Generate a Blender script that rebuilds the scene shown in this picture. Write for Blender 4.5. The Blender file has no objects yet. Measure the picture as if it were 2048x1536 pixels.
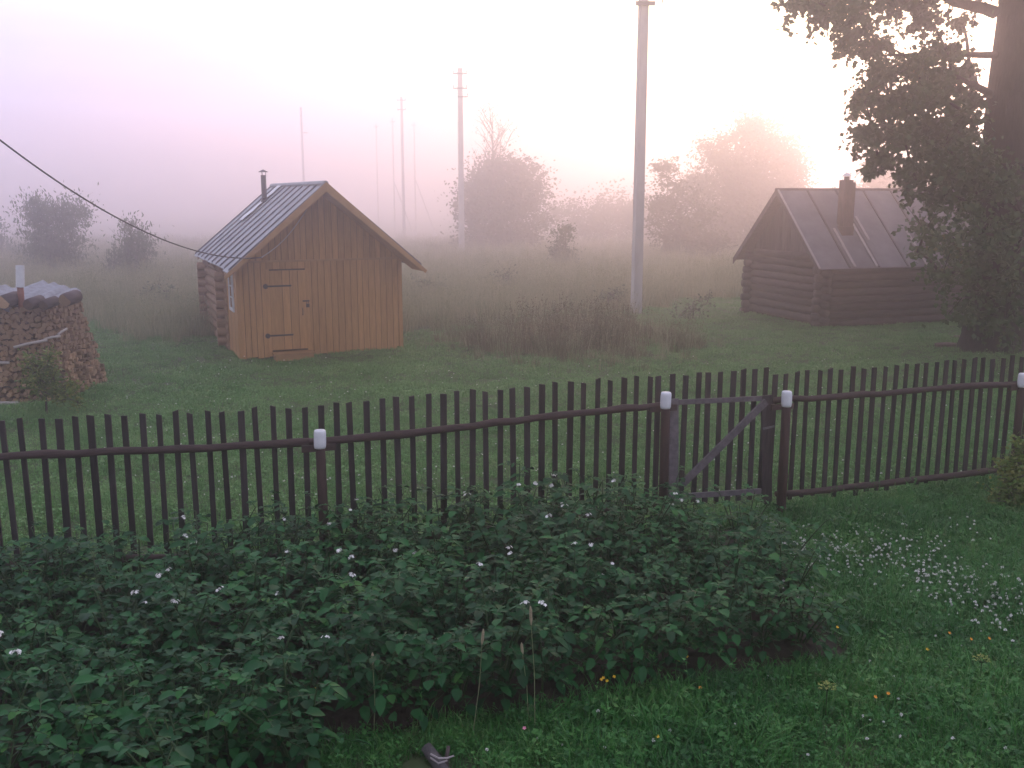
import bpy, math, random
import numpy as np
from mathutils import Vector, Matrix, Euler
random.seed(7); rng = np.random.default_rng(7)
S = bpy.context.scene
COL = S.collection
R = math.radians

# ------------------------------------------------------------------ camera
CAM_H, FPX, PITCH = 3.4, 1950.0, R(10.97)
cd = bpy.data.cameras.new('camera'); cam = bpy.data.objects.new('camera', cd); COL.objects.link(cam)
cd.sensor_width = 36.0; cd.lens = FPX / 2048 * 36.0; cd.clip_start = 0.05; cd.clip_end = 3000
cam.location = (0, 0, CAM_H); cam.rotation_euler = (math.pi/2 - PITCH, 0, 0)
S.camera = cam
# ------------------------------------------------------------------ sky, sun, exposure
VEIL = 8.0
SUN_AZ, SUN_EL = R(24), R(6.5)          # azimuth clockwise from +Y
w = bpy.data.worlds.new('World'); S.world = w; w.use_nodes = True
nt = w.node_tree; N = nt.nodes; L = nt.links
bg = N['Background']
sky = N.new('ShaderNodeTexSky'); sky.sky_type = 'NISHITA'; sky.sun_disc = False
sky.sun_elevation = SUN_EL; sky.sun_rotation = SUN_AZ
sky.air_density = 1.0; sky.dust_density = 1.5; sky.ozone_density = 2.0
# a thin veil of dawn cloud: pale lavender away from the sun, warm white towards it
sdir = Vector((math.sin(SUN_AZ)*math.cos(SUN_EL), math.cos(SUN_AZ)*math.cos(SUN_EL), math.sin(SUN_EL)))
tcw = N.new('ShaderNodeTexCoord'); dt = N.new('ShaderNodeVectorMath'); dt.operation = 'DOT_PRODUCT'
nrm = N.new('ShaderNodeVectorMath'); nrm.operation = 'NORMALIZE'; L.new(tcw.outputs['Generated'], nrm.inputs[0])
dt.inputs[1].default_value = sdir; L.new(nrm.outputs[0], dt.inputs[0])
cr_ = N.new('ShaderNodeValToRGB'); e = cr_.color_ramp.elements
stops = [(0.0,(0.32,0.31,0.37)), (0.50,(0.54,0.53,0.64)), (0.80,(0.57,0.59,0.82)), (0.92,(0.84,0.71,0.76)), (1.0,(1.34,1.04,0.54))]
while len(e) < len(stops): e.new(.5)
for i_, (p_, c_) in enumerate(stops): e[i_].position = p_; e[i_].color = (*c_, 1)
mr_ = N.new('ShaderNodeMapRange'); mr_.inputs['From Min'].default_value = -1; L.new(dt.outputs['Value'], mr_.inputs['Value']); L.new(mr_.outputs[0], cr_.inputs[0])
cn = N.new('ShaderNodeTexNoise'); cm = N.new('ShaderNodeMapping'); cm.inputs['Scale'].default_value = (1.2,1.2,9.0); cn.inputs['Scale'].default_value = 1.6; cn.inputs['Detail'].default_value = 5
L.new(tcw.outputs['Generated'], cm.inputs[0]); L.new(cm.outputs[0], cn.inputs['Vector'])
cmr = N.new('ShaderNodeMapRange'); cmr.inputs['From Min'].default_value = .3; cmr.inputs['From Max'].default_value = .7; cmr.inputs['To Min'].default_value = .85; cmr.inputs['To Max'].default_value = 1.15; L.new(cn.outputs['Fac'], cmr.inputs['Value'])
vs_ = N.new('ShaderNodeVectorMath'); vs_.operation = 'SCALE'; L.new(cr_.outputs[0], vs_.inputs[0]); L.new(cmr.outputs[0], vs_.inputs['Scale'])
vs2 = N.new('ShaderNodeVectorMath'); vs2.operation = 'SCALE'; vs2.inputs['Scale'].default_value = VEIL; L.new(vs_.outputs[0], vs2.inputs[0])
ad = N.new('ShaderNodeVectorMath'); ad.operation = 'ADD'; sks = N.new('ShaderNodeVectorMath'); sks.operation = 'SCALE'; sks.inputs['Scale'].default_value = 0.45; L.new(sky.outputs[0], sks.inputs[0]); L.new(sks.outputs[0], ad.inputs[0]); L.new(vs2.outputs[0], ad.inputs[1])
# the low band of the dawn sky is pinker and dimmer
sx = N.new('ShaderNodeSeparateXYZ'); L.new(nrm.outputs[0], sx.inputs[0])
el = N.new('ShaderNodeMapRange'); el.interpolation_type = 'SMOOTHSTEP'; el.inputs['From Min'].default_value = -0.02; el.inputs['From Max'].default_value = 0.20; L.new(sx.outputs['Z'], el.inputs['Value'])
pk = N.new('ShaderNodeMix'); pk.data_type = 'RGBA'; pk.inputs[6].default_value = (0.82,0.58,0.74,1); pk.inputs[7].default_value = (1,1,1,1); L.new(el.outputs[0], pk.inputs[0])
ml = N.new('ShaderNodeVectorMath'); ml.operation = 'MULTIPLY'; L.new(ad.outputs[0], ml.inputs[0]); L.new(pk.outputs[2], ml.inputs[1])
L.new(ml.outputs[0], bg.inputs['Color'])
bg.inputs['Strength'].default_value = 0.15
sd = bpy.data.lights.new('sun', 'SUN'); sd.energy = 0.8; sd.angle = R(8); sd.color = (1.0, 0.66, 0.56)
sun = bpy.data.objects.new('sun', sd); COL.objects.link(sun)
sdir = Vector((math.sin(SUN_AZ)*math.cos(SUN_EL), math.cos(SUN_AZ)*math.cos(SUN_EL), math.sin(SUN_EL)))
sun.rotation_euler = sdir.to_track_quat('Z', 'Y').to_euler(); sun.location = sdir * 60
S.view_settings.view_transform = 'Standard'; S.view_settings.look = 'None'
S.view_settings.exposure = 0.40; S.view_settings.gamma = 1.0; S.view_settings.use_curve_mapping = False
S.render.engine = 'CYCLES'
cy = S.cycles
cy.use_denoising = True; cy.use_adaptive_sampling = True; cy.adaptive_threshold = 0.02
cy.max_bounces = 8; cy.diffuse_bounces = 2; cy.glossy_bounces = 1; cy.transmission_bounces = 2
cy.volume_bounces = 5; cy.transparent_max_bounces = 8
cy.sample_clamp_indirect = 4.0
HAZE_DENSITY = 0.0120

# ------------------------------------------------------------------ helpers
_c, _s = math.cos(PITCH), math.sin(PITCH)
def ray(px, py):
    u, v = px - 1024.0, py - 768.0
    return Vector((u, FPX*_c - v*_s, -(v*_c + FPX*_s)))
def gp(px, py, z=0.0):            # a point on level ground z seen at a place of the photograph
    r = ray(px, py); t = (z - CAM_H) / r.z
    return Vector((r.x*t, r.y*t, z))
def dp(px, py, Y):                # a point at forward distance Y
    r = ray(px, py); t = Y / r.y
    return Vector((r.x*t, Y, CAM_H + r.z*t))
def V(*a): return Vector(a)
def sstep(a, b, x):
    t = np.clip((x-a)/(b-a), 0, 1); return t*t*(3-2*t)
def hgt(x, y):
    x = np.asarray(x, float); y = np.asarray(y, float)
    h = 0.02*np.sin(x*1.9+0.7*y)+0.02*np.sin(y*2.3-x*0.6+1.0)+0.012*np.sin(x*4.1+2)*np.sin(y*3.7)
    f = sstep(24, 40, y)
    h = h + f*(0.12*np.sin(x*0.35+1.2)*np.sin(y*0.27)+0.06*np.sin(x*0.9+y*0.5))
    h = h - 0.032*np.clip(y-36, 0, 104)*sstep(34, 44, y)
    h = h + 0.18*np.exp(-((x-10.6)**2+(y-21)**2)/6.0)
    h = h + 0.12*np.exp(-((x-1.5)**2/9+(y-23)**2/6))
    return h
def H(x, y): return float(hgt(x, y))

BASE = {}
def tag(o, label, cat, group=None):
    o['label'] = label; o['category'] = cat
    if group: o['group'] = group
    return o
def thing(name, base, label, cat, group=None):
    o = bpy.data.objects.new(name, None); COL.objects.link(o)
    o.location = base; o.empty_display_size = 0.2; BASE[o] = Vector(base)
    return tag(o, label, cat, group)
def mk(name, verts, faces, mat, parent=None, smooth=False, base=None):
    b = BASE[parent] if parent is not None else (Vector(base) if base is not None else Vector((0, 0, 0)))
    me = bpy.data.meshes.new(name)
    me.from_pydata([tuple(Vector(v)-b) for v in verts], [], faces)
    me.materials.append(mat)
    if smooth: me.polygons.foreach_set('use_smooth', [True]*len(me.polygons))
    me.update()
    o = bpy.data.objects.new(name, me); COL.objects.link(o)
    if parent is not None: o.parent = parent
    else: o.location = b
    BASE[o] = b
    return o
def np_mesh(name, verts, loops, sizes, mat, smooth=False):
    me = bpy.data.meshes.new(name)
    verts = np.asarray(verts, np.float32); loops = np.asarray(loops, np.int32).ravel(); sizes = np.asarray(sizes, np.int32)
    me.vertices.add(len(verts)); me.vertices.foreach_set('co', verts.ravel())
    me.loops.add(len(loops)); me.loops.foreach_set('vertex_index', loops)
    me.polygons.add(len(sizes))
    st = np.concatenate([[0], np.cumsum(sizes)[:-1]]).astype(np.int32)
    me.polygons.foreach_set('loop_start', st); me.polygons.foreach_set('loop_total', sizes)
    if smooth: me.polygons.foreach_set('use_smooth', np.ones(len(sizes), bool))
    me.materials.append(mat); me.update(calc_edges=True); me.validate()
    return me
class MB:
    def __init__(s): s.v = []; s.f = []
    def add(s, vs, fs):
        n = len(s.v); s.v += [Vector(v) for v in vs]; s.f += [tuple(i+n for i in f) for f in fs]
    def box(s, o, a, b, c):       # corner o and three edge vectors
        o = Vector(o); a = Vector(a); b = Vector(b); c = Vector(c)
        s.add([o, o+a, o+a+b, o+b, o+c, o+a+c, o+a+b+c, o+b+c],
              [(0,3,2,1),(4,5,6,7),(0,1,5,4),(1,2,6,5),(2,3,7,6),(3,0,4,7)])
    def prism(s, ring, d):        # polygon extruded by d
        n = len(ring); d = Vector(d)
        s.add(list(ring)+[Vector(p)+d for p in ring],
              [tuple(range(n-1,-1,-1)), tuple(range(n,2*n))]+[(i,(i+1)%n,n+(i+1)%n,n+i) for i in range(n)])
    def tube(s, pts, rad, n=8, cap=True):
        pts = [Vector(p) for p in pts]
        if not hasattr(rad, '__len__'): rad = [rad]*len(pts)
        vs = []; up = None
        for i, p in enumerate(pts):
            d = (pts[min(i+1,len(pts)-1)]-pts[max(i-1,0)]).normalized()
            if up is None:
                up = d.orthogonal().normalized()
            up = (up - d*up.dot(d)).normalized(); sd_ = d.cross(up)
            for k in range(n):
                a = 2*math.pi*k/n
                vs.append(p + (up*math.cos(a)+sd_*math.sin(a))*rad[i])
        fs = []
        for i in range(len(pts)-1):
            for k in range(n):
                fs.append((i*n+k, i*n+(k+1)%n, (i+1)*n+(k+1)%n, (i+1)*n+k))
        if cap:
            fs.append(tuple(range(n-1,-1,-1))); fs.append(tuple((len(pts)-1)*n+k for k in range(n)))
        s.add(vs, fs)
    def build(s, name, mat, parent=None, smooth=False, base=None):
        return mk(name, s.v, s.f, mat, parent, smooth, base)
def one(kind, name, mat, parent, *a, smooth=False, **k):
    m = MB(); getattr(m, kind)(*a, **k); return m.build(name, mat, parent, smooth)

# ------------------------------------------------------------------ materials
def _mat(name):
    m = bpy.data.materials.new(name); m.use_nodes = True
    return m, m.node_tree.nodes, m.node_tree.links, m.node_tree.nodes['Principled BSDF']
def ramp(N_, stops):
    r = N_.new('ShaderNodeValToRGB'); e = r.color_ramp.elements
    while len(e) < len(stops): e.new(0.5)
    for i, (p, c) in enumerate(stops): e[i].position = p; e[i].color = (*c, 1)
    return r
def mat_noise(name, c1, c2, scale=6, rough=0.85, stretch=(1,1,1), bump=0.0, detail=6, perobj=0.0, c3=None, spec=0.3):
    m, N_, L_, b = _mat(name)
    tc = N_.new('ShaderNodeTexCoord'); mp = N_.new('ShaderNodeMapping'); mp.inputs['Scale'].default_value = stretch
    L_.new(tc.outputs['Object'], mp.inputs['Vector'])
    nz = N_.new('ShaderNodeTexNoise'); nz.inputs['Scale'].default_value = scale; nz.inputs['Detail'].default_value = detail
    nz.inputs['Roughness'].default_value = 0.65
    L_.new(mp.outputs[0], nz.inputs['Vector'])
    st = [(0.30, c1), (0.68, c2)] + ([(0.85, c3)] if c3 else [])
    rp = ramp(N_, st); L_.new(nz.outputs['Fac'], rp.inputs[0])
    out = rp.outputs[0]
    if perobj > 0:
        oi = N_.new('ShaderNodeObjectInfo'); mr = N_.new('ShaderNodeMapRange')
        mr.inputs['To Min'].default_value = 1-perobj; mr.inputs['To Max'].default_value = 1+perobj
        L_.new(oi.outputs['Random'], mr.inputs['Value'])
        h = N_.new('ShaderNodeHueSaturation'); L_.new(out, h.inputs['Color']); L_.new(mr.outputs[0], h.inputs['Value']); out = h.outputs[0]
    L_.new(out, b.inputs['Base Color']); b.inputs['Roughness'].default_value = rough
    b.inputs['Specular IOR Level'].default_value = spec
    if bump > 0:
        bp = N_.new('ShaderNodeBump'); bp.inputs['Strength'].default_value = bump; bp.inputs['Distance'].default_value = 0.02
        L_.new(nz.outputs['Fac'], bp.inputs['Height']); L_.new(bp.outputs[0], b.inputs['Normal'])
    return m
def mat_leaf(name, stops, rough=0.5, trans=0.3, spec=0.35, scale=1.5):
    m, N_, L_, b = _mat(name)
    oi = N_.new('ShaderNodeObjectInfo'); ge = N_.new('ShaderNodeNewGeometry')
    nz = N_.new('ShaderNodeTexNoise'); nz.inputs['Scale'].default_value = scale; nz.inputs['Detail'].default_value = 3
    L_.new(ge.outputs['Position'], nz.inputs['Vector'])
    # colour differs from leaf to leaf, from plant to plant and in broad patches
    a = N_.new('ShaderNodeMath'); a.operation = 'MULTIPLY_ADD'; a.inputs[1].default_value = 0.45
    L_.new(ge.outputs['Random Per Island'], a.inputs[0])
    a2 = N_.new('ShaderNodeMath'); a2.operation = 'MULTIPLY_ADD'; a2.inputs[1].default_value = 0.25
    L_.new(oi.outputs['Random'], a2.inputs[0]); 
    a3 = N_.new('ShaderNodeMath'); a3.operation = 'MULTIPLY_ADD'; a3.inputs[1].default_value = 0.9; a3.inputs[2].default_value = -0.30
    L_.new(nz.outputs['Fac'], a3.inputs[0]); L_.new(a3.outputs[0], a2.inputs[2]); L_.new(a2.outputs[0], a.inputs[2])
    rp = ramp(N_, stops); L_.new(a.outputs[0], rp.inputs[0])
    L_.new(rp.outputs[0], b.inputs['Base Color']); b.inputs['Roughness'].default_value = rough
    b.inputs['Specular IOR Level'].default_value = spec
    if trans > 0:
        t = N_.new('ShaderNodeBsdfTranslucent'); L_.new(rp.outputs[0], t.inputs['Color'])
        mx = N_.new('ShaderNodeMixShader'); mx.inputs[0].default_value = trans
        L_.new(b.outputs[0], mx.inputs[1]); L_.new(t.outputs[0], mx.inputs[2])
        L_.new(mx.outputs[0], N_['Material Output'].inputs['Surface'])
    return m
M = {}
M['ground'] = mat_noise('lawn_soil', (0.040,0.060,0.024), (0.070,0.095,0.038), 1.6, 0.95, c3=(0.090,0.100,0.045))
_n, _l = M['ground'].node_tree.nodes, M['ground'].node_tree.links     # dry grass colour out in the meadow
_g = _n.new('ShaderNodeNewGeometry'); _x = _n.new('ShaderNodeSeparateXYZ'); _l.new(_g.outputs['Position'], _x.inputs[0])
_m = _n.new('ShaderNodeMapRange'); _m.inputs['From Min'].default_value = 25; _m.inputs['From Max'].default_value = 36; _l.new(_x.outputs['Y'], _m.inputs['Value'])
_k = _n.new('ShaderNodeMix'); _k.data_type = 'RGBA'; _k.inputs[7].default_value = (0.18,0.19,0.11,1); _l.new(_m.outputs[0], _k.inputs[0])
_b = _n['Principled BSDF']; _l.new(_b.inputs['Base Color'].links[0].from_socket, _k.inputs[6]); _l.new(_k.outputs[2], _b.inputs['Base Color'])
M['soil'] = mat_noise('garden_soil', (0.020,0.013,0.010), (0.050,0.034,0.026), 14, 0.95, bump=0.8)
M['lawn'] = mat_leaf('lawn_grass', [(0.1,(0.060,0.165,0.046)), (0.45,(0.125,0.280,0.080)), (0.75,(0.200,0.360,0.125)), (0.95,(0.36,0.44,0.22))], 0.6, 0.25, 0.3, 1.3)
M['nlawn'] = mat_leaf('garden_grass', [(0.1,(0.016,0.080,0.020)), (0.45,(0.036,0.165,0.032)), (0.75,(0.085,0.260,0.054)), (0.97,(0.22,0.34,0.12))], 0.5, 0.25, 0.35, 1.2)
M['meadow'] = mat_leaf('dry_meadow_grass', [(0.1,(0.140,0.180,0.080)), (0.4,(0.250,0.265,0.140)), (0.7,(0.370,0.350,0.215)), (0.95,(0.50,0.45,0.31))], 0.8, 0.25, 0.2, 0.35)
M['weeds'] = mat_leaf('rank_weeds', [(0.1,(0.055,0.085,0.035)), (0.4,(0.110,0.120,0.055)), (0.65,(0.165,0.130,0.080)), (0.95,(0.30,0.25,0.13))], 0.8, 0.2, 0.2, 0.6)
M['potato'] = mat_leaf('potato_leaf', [(0.1,(0.005,0.034,0.010)), (0.45,(0.009,0.070,0.018)), (0.75,(0.024,0.125,0.028)), (0.98,(0.095,0.210,0.036))], 0.5, 0.15, 0.20, 2.2)
M['pstem'] = mat_noise('potato_stem', (0.025,0.055,0.018), (0.045,0.080,0.028), 8, 0.6)
M['gstem'] = mat_noise('grass_stem', (0.12,0.15,0.07), (0.20,0.22,0.11), 8, 0.7)
M['petal'] = mat_noise('white_petal', (0.82,0.80,0.78), (0.92,0.90,0.88), 30, 0.6)
M['yellow'] = mat_noise('yellow_petal', (0.75,0.42,0.02), (0.85,0.55,0.03), 30, 0.6)
M['orange'] = mat_noise('orange_petal', (0.70,0.25,0.02), (0.80,0.33,0.03), 30, 0.6)
M['pink'] = mat_noise('pink_petal', (0.60,0.20,0.30), (0.70,0.28,0.38), 30, 0.6)
M['umbel'] = mat_noise('umbel_green', (0.30,0.32,0.08), (0.42,0.42,0.12), 30, 0.7)
M['straw'] = mat_noise('seed_head', (0.25,0.20,0.13), (0.36,0.30,0.20), 40, 0.8)
M['fence'] = mat_noise('weathered_fence_wood', (0.016,0.013,0.014), (0.042,0.034,0.036), 5, 0.8, (6,6,0.7), 0.4, perobj=0.45, c3=(0.085,0.070,0.070))
M['rail'] = mat_noise('fence_rail_wood', (0.030,0.019,0.017), (0.075,0.046,0.042), 5, 0.75, (1.2,3,6), 0.5, c3=(0.11,0.06,0.045))
M['post'] = mat_noise('fence_post_wood', (0.020,0.012,0.011), (0.055,0.028,0.024), 6, 0.8, (5,5,0.8), 0.4, perobj=0.2)
M['gate'] = mat_noise('grey_gate_wood', (0.085,0.076,0.086), (0.180,0.155,0.168), 5, 0.8, (3,3,3), 0.4, perobj=0.2)
M['cup'] = mat_noise('white_plastic', (0.66,0.66,0.70), (0.80,0.80,0.82), 12, 0.45, spec=0.5)
M['oboard'] = mat_noise('stained_boards', (0.370,0.185,0.066), (0.500,0.265,0.105), 4, 0.65, (5,5,0.6), 0.15, perobj=0.13, c3=(0.54,0.30,0.125))
M['otrim'] = mat_noise('stained_trim', (0.31,0.165,0.068), (0.42,0.235,0.100), 4, 0.65, (1,1,1), 0.1, perobj=0.08)
M['olog'] = mat_noise('pale_logs', (0.20,0.11,0.060), (0.33,0.20,0.115), 4, 0.75, (0.8,0.8,5), 0.3, perobj=0.12)
M['logend'] = mat_noise('log_end_grain', (0.30,0.20,0.12), (0.42,0.29,0.18), 14, 0.85)
M['roofp'] = mat_noise('grey_sheet_roof', (0.225,0.232,0.260), (0.370,0.380,0.410), 2.2, 0.55, (1,1,1), 0.1, perobj=0.10, c3=(0.72,0.72,0.75), spec=0.5)
M['roofrib'] = mat_noise('dark_roof_rib', (0.085,0.083,0.098), (0.140,0.138,0.155), 6, 0.6)
M['cover'] = mat_noise('weathered_sheet', (0.15,0.155,0.18), (0.30,0.31,0.345), 7, 0.6, (1,1,1), 0.3, perobj=0.2, c3=(0.42,0.42,0.45))
M['flash'] = mat_noise('bare_tin', (0.62,0.62,0.66), (0.78,0.78,0.80), 5, 0.4, spec=0.6)
M['pipe'] = mat_noise('dull_stovepipe', (0.055,0.050,0.055), (0.11,0.095,0.095), 9, 0.55, spec=0.5)
M['iron'] = mat_noise('black_iron', (0.012,0.012,0.015), (0.03,0.028,0.03), 20, 0.5, spec=0.5)
M['white'] = mat_noise('white_paint', (0.60,0.60,0.62), (0.76,0.76,0.77), 12, 0.5)
M['dlog'] = mat_noise('old_grey_logs', (0.050,0.036,0.034), (0.105,0.078,0.074), 4, 0.85, (0.7,0.7,5), 0.5, perobj=0.22, c3=(0.15,0.115,0.11))
M['dboard'] = mat_noise('old_grey_boards', (0.055,0.042,0.040), (0.125,0.098,0.094), 4, 0.85, (5,5,0.6), 0.3, perobj=0.25)
M['felt'] = mat_noise('roofing_felt', (0.115,0.100,0.112), (0.185,0.165,0.180), 2.0, 0.8, (1,1,1), 0.2, perobj=0.08, c3=(0.24,0.215,0.225))
M['batten'] = mat_noise('pale_batten', (0.30,0.26,0.26), (0.42,0.37,0.37), 6, 0.75)
M['brickc'] = mat_noise('rusty_chimney', (0.060,0.035,0.030), (0.125,0.070,0.055), 8, 0.7, (1,1,0.5), 0.3)
M['rust'] = mat_noise('rusty_pipe', (0.15,0.050,0.030), (0.30,0.115,0.070), 10, 0.7, (1,1,0.5), 0.3)
M['fire'] = mat_noise('split_firewood', (0.24,0.150,0.085), (0.36,0.235,0.140), 40, 0.85, (1,1,1), 0.2, perobj=0.5, c3=(0.42,0.29,0.18))
M['bark'] = mat_noise('dark_bark', (0.010,0.008,0.008), (0.045,0.035,0.032), 6, 0.95, (4,4,0.7), 1.0)
M['barkf'] = mat_noise('grey_bark', (0.05,0.04,0.035), (0.10,0.085,0.075), 6, 0.95, (2,2,0.6), 0.5)
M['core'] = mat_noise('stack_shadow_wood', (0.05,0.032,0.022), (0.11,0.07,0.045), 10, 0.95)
M['greystick'] = mat_noise('bleached_stick', (0.34,0.30,0.28), (0.48,0.43,0.40), 9, 0.8)
M['concrete'] = mat_noise('pole_concrete', (0.42,0.41,0.41), (0.55,0.54,0.53), 3, 0.85, (1,1,0.3), 0.1)
M['steel'] = mat_noise('pole_steel', (0.10,0.10,0.11), (0.17,0.17,0.18), 9, 0.5)
M['glass'] = mat_noise('window_glass', (0.05,0.055,0.07), (0.09,0.095,0.11), 2, 0.08, spec=0.8)
M['cable'] = mat_noise('black_cable', (0.012,0.012,0.013), (0.02,0.02,0.02), 9, 0.6)
M['rubble'] = mat_noise('pinkish_rubble', (0.13,0.08,0.075), (0.26,0.17,0.155), 6, 0.9, bump=0.5, perobj=0.2)
M['aspen'] = mat_leaf('aspen_leaf', [(0.1,(0.022,0.052,0.016)), (0.5,(0.045,0.095,0.026)), (0.85,(0.080,0.140,0.040)), (0.985,(0.20,0.17,0.04))], 0.5, 0.25, 0.4, 0.8)
M['bush'] = mat_leaf('bush_leaf', [(0.1,(0.032,0.050,0.020)), (0.5,(0.055,0.080,0.030)), (0.95,(0.100,0.110,0.045))], 0.6, 0.3, 0.3, 0.5)
M['willow'] = mat_leaf('willow_leaf', [(0.1,(0.060,0.095,0.050)), (0.5,(0.100,0.145,0.075)), (0.95,(0.170,0.205,0.110))], 0.55, 0.3, 0.3, 0.8)
M['garden'] = mat_leaf('currant_leaf', [(0.1,(0.070,0.150,0.032)), (0.5,(0.140,0.220,0.050)), (0.8,(0.27,0.28,0.06)), (0.97,(0.46,0.36,0.07))], 0.55, 0.3, 0.3, 2.0)

# ------------------------------------------------------------------ ground
def spaced(lo, hi, fine_lo, fine_hi, step, grow=1.25):
    a = list(np.arange(fine_lo, fine_hi, step)); s_ = step; x = fine_hi
    while x < hi: a.append(x); s_ *= grow; x += s_
    a.append(hi); s_ = step; x = fine_lo - step
    b = []
    while x > lo: b.append(x); s_ *= grow; x -= s_
    b.append(lo)
    return np.array(sorted(a+b))
xs = spaced(-700, 700, -12, 13, 0.3); ys = spaced(-200, 700, 2.0, 40, 0.3)
gx, gy = np.meshgrid(xs, ys); gz = hgt(gx, gy)
nx, ny = len(xs), len(ys)
idx = np.arange(nx*ny).reshape(ny, nx)
q = np.stack([idx[:-1,:-1], idx[:-1,1:], idx[1:,1:], idx[1:,:-1]], -1).reshape(-1, 4)
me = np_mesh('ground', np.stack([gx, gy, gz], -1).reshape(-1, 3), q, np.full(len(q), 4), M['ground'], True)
ground = bpy.data.objects.new('ground', me); COL.objects.link(ground); ground['kind'] = 'structure'; ground['label'] = 'grassy ground running back to the foggy field'

ROW_T = 0.29                       # the potato rows run at this slope
ROWS = [(4.30,-7.0,-1.9), (4.95,-7.0,-1.62), (5.58,-7.0,-1.28), (6.12,-6.6,2.08), (6.86,-6.4,2.30), (7.50,-6.2,2.42), (8.12,-6.0,2.12), (8.66,-5.8,1.50)]
def in_bed(x, y, m=0.0):
    b = y - ROW_T*x
    return ((b > 5.90-m) & (b < 9.05+m) & (x < 2.60+m)) | ((b > 3.5-m) & (b < 5.9) & (x < -1.15+m*0.5-0.10*(5.9-b)))
# soil of the bed with low ridges
bx = np.arange(-8.0, 2.75, 0.07); bb = np.arange(3.5, 9.06, 0.06)
gx, gb = np.meshgrid(bx, bb); gy = gb + ROW_T*gx
ridge = np.zeros_like(gx)
for b0, a0, a1 in ROWS: ridge = np.maximum(ridge, 0.13*np.exp(-((gb-b0)/0.17)**2)*sstep(a1+0.4, a1+0.05, gx))
edge = in_bed(gx, gy)
gz = hgt(gx, gy) + 0.012 + ridge + 0.012*np.sin(gx*23+gb*9)*np.sin(gb*31) + 0.01*rng.standard_normal(gx.shape)
idx = np.arange(gx.size).reshape(gx.shape)
q = np.stack([idx[:-1,:-1], idx[:-1,1:], idx[1:,1:], idx[1:,:-1]], -1).reshape(-1, 4)
q = q[edge.ravel()[q].all(1)]
me = np_mesh('garden_soil', np.stack([gx, gy, gz], -1).reshape(-1, 3), q, np.full(len(q), 4), M['soil'], True)
o = bpy.data.objects.new('garden_soil', me); COL.objects.link(o); o['kind'] = 'structure'; o['label'] = 'dark bare soil of the potato bed'

# ------------------------------------------------------------------ grass (stuff): tufts set out on points
def tuft_mesh(name, nblade, rad, h, wid, mat, lean=0.5, seeds=0, broad=0):
    vs = []; fs = []
    def addf(p): vs.append(p); return len(vs)-1
    for i in range(nblade):
        a = random.uniform(0, 6.283); r = rad*math.sqrt(random.random()); b = Vector((r*math.cos(a), r*math.sin(a), 0))
        hh = h*random.uniform(0.5, 1.1); la = random.uniform(0, 6.283); ln = lean*random.uniform(0.1, 1.0)*hh
        d = Vector((math.cos(la), math.sin(la), 0)); side = Vector((-d.y, d.x, 0))*wid*random.uniform(0.6, 1.2)*0.5
        p1 = b + d*ln*0.3 + Vector((0,0,hh*0.55)); p2 = b + d*ln + Vector((0,0,hh*(1-0.25*ln/hh)))
        i0 = addf(b-side); i1 = addf(b+side); i2 = addf(p1+side*0.8); i3 = addf(p1-side*0.8); i4 = addf(p2)
        fs += [(i0,i1,i2,i3), (i3,i2,i4)]
    for i in range(seeds):         # stalks with plumes
        a = random.uniform(0, 6.283); r = rad*random.random(); b = Vector((r*math.cos(a), r*math.sin(a), 0))
        hh = h*random.uniform(1.0, 1.45); t = b+Vector((random.uniform(-.15,.15)*hh, random.uniform(-.15,.15)*hh, hh))
        s_ = Vector((0.003,0,0)); i0 = addf(b-s_); i1 = addf(b+s_); i2 = addf(t); fs.append((i0,i1,i2))
        for k in range(7):
            c = b.lerp(t, random.uniform(0.78, 1.0)); e = Vector((random.uniform(-1,1), random.uniform(-1,1), random.uniform(.2,1)))*0.03
            s2 = Vector((random.uniform(-1,1), random.uniform(-1,1), 0))*0.010
            j = [addf(c-s2), addf(c+e), addf(c+s2)]; fs.append(tuple(j))
    for i in range(broad):         # broad low leaves
        a = random.uniform(0, 6.283); b = Vector((random.uniform(-rad,rad), random.uniform(-rad,rad), h*random.uniform(.15,.7)))
        d = Vector((math.cos(a), math.sin(a), random.uniform(-.3,.5))); s_ = Vector((-math.sin(a), math.cos(a), random.uniform(-.3,.3)))
        l = random.uniform(.02,.045)
        j = [addf(b), addf(b+d*l*.5+s_*l*.4), addf(b+d*l), addf(b+d*l*.5-s_*l*.4)]; fs.append(tuple(j))
    me_ = bpy.data.meshes.new(name); me_.from_pydata([tuple(v) for v in vs], [], fs); me_.materials.append(mat)
    return me_
def tuft_set(name, specs):
    c = bpy.data.collections.new(name)
    for i, s_ in enumerate(specs):
        ob = bpy.data.objects.new('%s_%02d' % (name, i), tuft_mesh(*s_[0], **s_[1])); c.objects.link(ob)
    return c, len(specs)
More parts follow.
